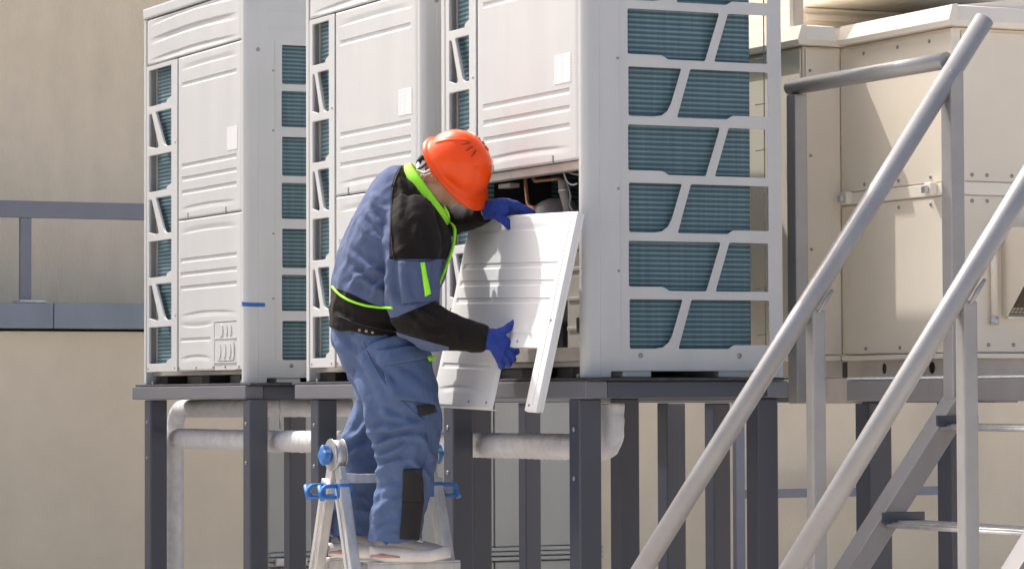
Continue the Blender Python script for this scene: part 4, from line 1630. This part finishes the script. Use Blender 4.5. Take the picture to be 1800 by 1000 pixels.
def strip(name, tree, pts, r, material, off=0.002, par=None):
    rows = spline(pts, 6)
    return tube(name, [onto(tree, a, b, off) for a, b in rows], r, material, par or person, 8)


jt = bvh_of(jacket.data)
strip('piping', jt, [(585, 504), (598, 518), (620, 530), (650, 538), (690, 541)], 0.0042, 'neon')
patch('sleeve_pocket', jt, [(702, 459), (757, 461), (758, 528), (708, 535)], 10, 12, 'jacket_blue', 0.004, 0.004)
patch('pocket_zip', jt, [(737, 463), (744, 462), (755, 518), (746, 523)], 3, 12, 'neon', 0.008, 0.004)
patch('back_seam', jt, [(711, 272), (713, 272), (692, 330), (690, 330)], 1, 14, 'patch_black', 0.002, 0.002)
strip('seam', jt, [(690, 330), (688, 380), (689, 430), (693, 456)], 0.0022, 'patch_black', 0.0008)
strip('seam', jt, [(693, 457), (720, 459), (745, 459), (764, 457)], 0.0022, 'patch_black', 0.0008)
strip('seam', jt, [(708, 537), (735, 534), (760, 528)], 0.0020, 'jacket_blue', 0.0008)
strip('seam', jt, [(596, 556), (640, 572), (700, 584), (730, 588)], 0.0020, 'patch_black', 0.0008)
for q in ((632, 580), (644, 582), (655, 584)):
    c_ = onto(jt, q[0], q[1], 0.0)
    screw(person, c_ - AX_V * 0.001, -AX_V, 0.005)
# collar: neon band round the neck, open at the front
cn = loc_dir(.80, .60, .05)
ca = (BR * .60 - BUP * .80)
ca = (ca - cn * ca.dot(cn)).normalized()
cb = cn.cross(ca).normalized()
if cb.dot(BT) < 0:
    cb = -cb
cc = P(748, 343, 10.885)
v, f = [], []
nk = 44
for layer, (h, ra, rb) in enumerate(((-.024, .120, .110), (.004, .122, .110), (.022, .119, .106), (.027, .113, .100), (.016, .108, .095), (-.018, .106, .093))):
    for k in range(nk + 1):
        q = 0.16 + (2 * math.pi - 0.32) * k / nk
        drop = 0.012 * math.exp(-((q if q < math.pi else 2 * math.pi - q) / .5) ** 2)
        v.append(cc + cn * (h - drop) + ca * ra * math.cos(q) * (1 + .05 * math.exp(-((q if q < math.pi else 2 * math.pi - q) / .4) ** 2)) + cb * rb * math.sin(q))
for l in range(6):
    l2 = (l + 1) % 6
    for k in range(nk):
        f.append((l * (nk + 1) + k, l * (nk + 1) + k + 1, l2 * (nk + 1) + k + 1, l2 * (nk + 1) + k))
f.append(tuple(l * (nk + 1) for l in range(6)))
f.append(tuple(l * (nk + 1) + nk for l in reversed(range(6))))
me = bpy.data.meshes.new('collar')
me.from_pydata([tuple(x) for x in v], [], f)
col = child('collar', me, 'neon')
# placket running down the chest from the collar
pts = [cc + ca * .124 + cn * .012 + cb * .012, P(799, 402, 10.84), P(797, 430, 10.82), P(788, 458, 10.80), P(777, 486, 10.79), P(768, 508, 10.785)]
rows = spline([tuple(p) for p in pts], 6)
v, f = [], []
for i, p in enumerate(rows):
    p = Vector(p)
    for a, b in ((-.011, 0), (.0, .006), (.011, 0), (0.0, -.006)):
        v.append(p + BT * a + BR * b)
for i in range(len(rows) - 1):
    for k in range(4):
        f.append((i * 4 + k, i * 4 + (k + 1) % 4, i * 4 + 4 + (k + 1) % 4, i * 4 + 4 + k))
me = bpy.data.meshes.new('zip_placket')
me.from_pydata([tuple(x) for x in v], [], f)
child('zip_placket', me, 'neon')
v, f = tube_data([cc - cn * .02, cc + cn * .012, cc + cn * .026], [.105, .098, .07], 24)
me = bpy.data.meshes.new('shirt')
me.from_pydata([tuple(x) for x in v], [], f)
child('shirt', me, 'shirt')

# ---- trousers
me = remeshed('trousers', [loft(body_rings(PELVIS)), limb(LEG_R), limb(LEG_L)], 0.0062, 4, 0.5)


def trouser_fold(p, n):
    lx, ly, lt = local(p)
    d1 = (BR * .55 - BUP * .83).normalized()
    big = ridge(squash(p, d1, .30) * 7.0, 1.1) * .017
    mid = ridge(squash(p, (BR * .8 + BUP * .6).normalized(), .35) * 13, 4.7) * .009
    knee = math.exp(-((ly - 760) / 45.0) ** 2) * ridge(squash(p, BR, .35) * 13, 8.8) * .015
    ank = math.exp(-((ly - 915) / 35.0) ** 2) * ridge(squash(p, BR, .25) * 18, 3.3) * .012
    return big * .6 + mid * .7 + knee * .45 + ank * .35 + noise.noise(p * 45) * .0015 + creases(lx, ly, T_CREASES) * 1.3


displace(me, trouser_fold)
for v_ in me.vertices:                       # straight hems above the shoes
    lx, ly, lt = local(v_.co)
    lim = 947 + 2.0 * math.sin(lx * .11)
    if ly > lim:
        v_.co = v_.co + AX_U * ((ly - lim) * MPX)
me.update()
trousers = child('trousers', me, 'trouser_blue')
tt = bvh_of(trousers.data)
patch('knee_patch', tt, [(709, 824), (741, 822), (743, 880), (707, 880)], 8, 12, 'patch_black', 0.004, 0.004)
patch('knee_patch', tt, [(707, 880), (742, 880), (733, 948), (702, 946)], 8, 12, 'patch_black', 0.004, 0.004)
patch('pocket_tab', tt, [(731, 713), (760, 711), (764, 724), (737, 732)], 6, 4, 'patch_black', 0.005, 0.004)
patch('cargo_pocket', tt, [(668, 640), (752, 628), (764, 712), (688, 700)], 12, 12, 'trouser_blue', 0.006, 0.006)
patch('pocket_flap', tt, [(664, 618), (748, 604), (752, 630), (668, 644)], 12, 5, 'trouser_blue', 0.011, 0.005)
patch('pocket_label', tt, [(745, 629), (756, 626), (756, 634), (749, 637)], 3, 3, 'neon', 0.013, 0.003)
strip('seam', tt, [(640, 600), (655, 640), (690, 690), (735, 730), (752, 745)], 0.0028, 'trouser_blue', 0.001)
strip('seam', tt, [(742, 735), (750, 775), (746, 820)], 0.0025, 'trouser_blue', 0.001)

# ---- shoes
def shoe(heel, toe_dir, zsole, name='shoe'):
    """heel: point under the heel; builds upper + sole + accents"""
    fd = Vector((toe_dir.x, toe_dir.y, 0)).normalized()
    sd = Vector((0, 0, 1)).cross(fd).normalized()
    up = Vector((0, 0, 1))

    def Q(x, y, z):
        return Vector((heel.x, heel.y, zsole)) + fd * (x * .95) + sd * y + up * (z * 1.22)
    L = 0.285
    # upper: x, half width, height
    prof = [(0.012, .022, .060), (.03, .034, .082), (.07, .037, .092), (.10, .038, .086), (.14, .041, .070), (.18, .045, .058), (.22, .047, .050), (.25, .042, .044), (.272, .028, .036)]
    v, f = [], []
    seg = 16
    rows = spline(prof, 3)
    for x, w, h in rows:
        for k in range(seg):
            q = math.pi * k / (seg - 1)
            v.append(Q(x, w * math.cos(q) * (1.0 if math.sin(q) < .5 else 1.0), 0.024 + (h - 0.024) * math.sin(q) ** 0.7))
    n = len(rows)
    for i in range(n - 1):
        for k in range(seg - 1):
            f.append((i * seg + k, i * seg + k + 1, (i + 1) * seg + k + 1, (i + 1) * seg + k))
    f.append(tuple(range(seg)))
    f.append(tuple(reversed(range((n - 1) * seg, n * seg))))
    me = bpy.data.meshes.new(name)
    me.from_pydata([tuple(x) for x in v], [], f)
    sh = child(name, me, 'shoe_grey')
    # sole
    v, f = [], []
    so = spline([(0.0, .026), (.02, .037), (.07, .040), (.12, .040), (.17, .045), (.22, .051), (.255, .045), (.28, .028), (.287, .008)], 3)
    for x, w in so:
        toe = .012 * smooth(.2, .287, x)
        heelup = .006 * (1 - smooth(0, .05, x))
        for y, z in ((-w * .92, 0.0), (-w * 1.04, .012), (-w, .040 - .010 * smooth(.1, .2, x)), (w, .040 - .010 * smooth(.1, .2, x)), (w * 1.04, .012), (w * .92, 0.0)):
            v.append(Q(x, y, z + toe * (1 if z > .005 else .8) + heelup * (z < .005)))
    m = len(so)
    for i in range(m - 1):
        for k in range(6):
            f.append((i * 6 + k, i * 6 + (k + 1) % 6, i * 6 + 6 + (k + 1) % 6, i * 6 + 6 + k))
    f.append(tuple(reversed(range(6))))
    f.append(tuple(range((m - 1) * 6, m * 6)))
    me = bpy.data.meshes.new('sole')
    me.from_pydata([tuple(x) for x in v], [], f)
    link('sole', me, 'shoe_sole', sh, True)
    for s in (-1, 1):
        pts = [Q(.008, s * .031, .016), Q(.045, s * .0395, .017), Q(.11, s * .0405, .013)]
        tube('sole_stripe', pts, [.005, .008, .003], 'shoe_pink', sh, 8)
        tube('lace_edge', [Q(.095, s * .026, .076), Q(.14, s * .027, .064), Q(.19, s * .024, .053)], .004, 'strap_white', sh, 8)
    for k in range(4):
        x = .11 + k * .022
        tube('lace', [Q(x, -.024, .072 - k * .0055), Q(x + .004, 0, .084 - k * .0075), Q(x, .024, .072 - k * .0055)], .0035, 'strap_white', sh, 6)
    tube('tongue', [Q(.105, -.006, .098), Q(.135, -.006, .085), Q(.165, -.004, .068)], [.016, .018, .012], 'shoe_red', sh, 10)
    return Q


fr = Vector((AX_R.x, AX_R.y, 0))
h0 = P(649, 980, 10.755)
shoe(h0, fr, STEP_Z + 0.0005)
h1 = P(577, 985, 11.02)
shoe(h1, fr, STEP_Z + 0.0005)
for (a, b, r) in (((684, 920, 10.755), (680, 964, 10.755), .0375), ((605, 920, 11.02), (603, 968, 11.02), .037)):
    v, f = tube_data([P(*a), P(*b)], [r, r * .9], 18)
    me = bpy.data.meshes.new('sock')
    me.from_pydata([tuple(x) for x in v], [], f)
    child('sock', me, 'sock_blue')

# ---- gloves
def glove(palm, fingers, extra=()):
    parts = [loft(palm, 20)] + [tube_data([P(*q[:3]) for q in ch], [q[3] for q in ch], 12) for ch in fingers] + list(extra)
    for ch in fingers:
        q = ch[-1]
        parts.append(ellipsoid(P(*q[:3]), BR * q[3], BUP * q[3], BT * q[3], 12, 8))
        for q in ch[:-1]:
            parts.append(ellipsoid(P(*q[:3]), BR * q[3], BUP * q[3], BT * q[3], 12, 8))
    me = remeshed('glove', parts, 0.003, 3, 0.5)
    displace(me, lambda p, n: .0012 * noise.noise(p * 90) + .0016 * ridge(p * 40, 3.0))
    return child('glove', me, 'glove_blue')


def palm_rings(rows):
    """px, py, D, half width vector (dx,dy px), half thickness m"""
    return [(P(a, b, D), (AX_R * dx - AX_U * dy) * MPX, BT * th) for a, b, D, dx, dy, th in spline(rows, 4)]


dR = panel_D(885, 605)
glove(palm_rings([(838, 591, dR - .045, 4, 19, .036), (848, 593, dR - .045, 4, 21, .036), (858, 596, dR - .045, 3, 20, .034), (868, 601, dR - .044, -1, 23, .026), (878, 609, dR - .042, -6, 25, .023), (888, 617, dR - .040, -8, 22, .019)]),
      [[(870, 588, dR - .046, .016), (888, 580, dR - .036, .0135), (900, 571, dR - .022, .0125), (910, 564, dR - .015, .0105)],
       [(890, 603, dR - .038, .0125), (902, 611, dR - .030, .012), (908, 618, dR + .010, .0115), (905, 620, dR + .035, .010)],
       [(889, 613, dR - .040, .0125), (899, 624, dR - .032, .012), (902, 631, dR + .005, .0115), (897, 629, dR + .03, .010)],
       [(885, 622, dR - .041, .012), (892, 634, dR - .034, .0115), (894, 640, dR + .0, .011), (889, 637, dR + .026, .010)],
       [(877, 629, dR - .042, .0115), (881, 640, dR - .036, .0108), (882, 644, dR - .004, .010), (878, 641, dR + .018, .009)]])
dL = panel_D(890, 382)
glove(palm_rings([(848, 372, dL + .05, 3, 15, .032), (857, 370, dL + .03, 3, 16, .030), (870, 368, dL - .0, 2, 18, .024), (884, 366, dL - .012, 0, 18, .020), (896, 364, dL - .006, -2, 14, .018)]),
      [[(876, 380, dL - .018, .0155), (889, 390, dL - .030, .0135), (898, 401, dL - .028, .0125), (903, 412, dL - .020, .011)],
       [(895, 356, dL - .010, .0125), (908, 360, dL - .012, .012), (922, 367, dL - .010, .0112), (936, 374, dL - .006, .0095)],
       [(897, 362, dL + .004, .0125), (911, 366, dL + .014, .012), (923, 372, dL + .026, .0112), (931, 379, dL + .032, .0098)],
       [(896, 368, dL + .016, .012), (908, 371, dL + .034, .0115), (916, 378, dL + .046, .011), (920, 388, dL + .048, .0095)],
       [(892, 372, dL + .026, .0112), (901, 376, dL + .046, .0105), (906, 384, dL + .056, .010), (908, 393, dL + .056, .009)]])

# ---- hard hat
hat = bpy.data.objects.new('hard_hat', None)
COL.objects.link(hat)
hat.parent = person
v, f = [], []
nu, nv = 64, 26
HB = 0.046


def dome(th, ph):
    x, y, z = math.sin(th) * math.cos(ph), math.sin(th) * math.sin(ph), math.cos(th)
    rf = .123 if x > 0 else .122
    X, Y, Z = rf * x, .098 * y, .124 * z
    # raised centre ridge and side panels
    rr = math.exp(-(y / .20) ** 4) * smooth(-.05, .35, z)
    X *= 1 + .010 * rr
    Z *= 1 + .026 * rr
    s2 = math.exp(-((abs(y) - .50) / .055) ** 2) * smooth(.15, .4, z)
    k = 1 - .012 * s2
    return X * k, Y * k, Z * k + HB


for j in range(nv + 1):
    th = math.pi / 2 * j / nv
    for i in range(nu):
        X, Y, Z = dome(max(th, .001), 2 * math.pi * i / nu)
        v.append(head_pt(X, Y, Z))
rings = [(1.012, -.004, .0), (1.03, -.010, .35), (1.06, -.016, 1.0), (1.062, -.020, 1.0), (1.03, -.018, .6), (.985, -.010, .0), (.965, .02, 0.0)]
for k, dz, ext in rings:
    for i in range(nu):
        ph = 2 * math.pi * i / nu
        c, s = math.cos(ph), math.sin(ph)
        e = (.024 * max(0, c) ** 1.6 + .010) * ext
        X = (.123 if c > 0 else .122) * c * k + e * c
        Y = .098 * s * k + e * s * .8
        v.append(head_pt(X, Y, HB + dz - .020 * max(0, c) ** 2 * ext))
for j in range(nv + len(rings)):
    for i in range(nu):
        i2 = (i + 1) % nu
        f.append((j * nu + i, j * nu + i2, (j + 1) * nu + i2, (j + 1) * nu + i))
me = bpy.data.meshes.new('shell')
me.from_pydata([tuple(x) for x in v], [], f)
shell = link('shell', me, 'helmet_orange', hat, True)
# vent slots with raised lips, three each side of the ridge
for sgn in (1, -1):
    for k in range(3):
        th, ph0 = .46, sgn * (1.15 + .42 * k)
        pts = []
        for q in (-.085, 0, .085):
            X, Y, Z = dome(.44 + q * 1.6, ph0 + q * .3 * sgn)
            pts.append(head_pt(X * 1.003, Y * 1.003, Z + .0005))
        tube('vent_slot', pts, [.002, .0042, .002], 'helmet_slot', shell, 8)
        pts2 = [p + HF * .007 for p in pts]
        tube('vent_lip', pts2, [.0015, .004, .0015], 'helmet_orange', shell, 8)
# arched rib across the front of the dome
rib = []
for i in range(17):
    ph = -0.85 + 1.7 * i / 16
    X, Y, Z = dome(.80 - .10 * math.cos(ph * 1.8), ph)
    rib.append(head_pt(X * 1.002, Y * 1.002, Z))
tube('shell_rib', rib, [.001] + [.0048] * 15 + [.001], 'helmet_orange', shell, 8)
for ph_s in (1, -1):
    rib = []
    for i in range(13):
        th = .25 + 1.1 * i / 12
        X, Y, Z = dome(th, ph_s * (2.25 + .25 * i / 12))
        rib.append(head_pt(X * 1.002, Y * 1.002, Z))
    tube('shell_rib', rib, [.001] + [.004] * 11 + [.001], 'helmet_orange', shell, 8)
# harness straps at the ear and nape
for s in (1, -1):
    tube('harness_strap', [head_pt(-.03, s * .084, HB), head_pt(-.045, s * .090, -.015), head_pt(-.075, s * .066, -.045), head_pt(-.10, s * .03, -.05)], .0055, 'strap_white', hat, 8)
    tube('harness_strap', [head_pt(-.065, s * .072, HB), head_pt(-.068, s * .078, -.015), head_pt(-.078, s * .064, -.043)], .0045, 'dark_interior', hat, 8)
tube('nape_band', [head_pt(-.10, .03, -.05), head_pt(-.113, 0, -.05), head_pt(-.10, -.03, -.05)], .009, 'dark_interior', hat, 8)
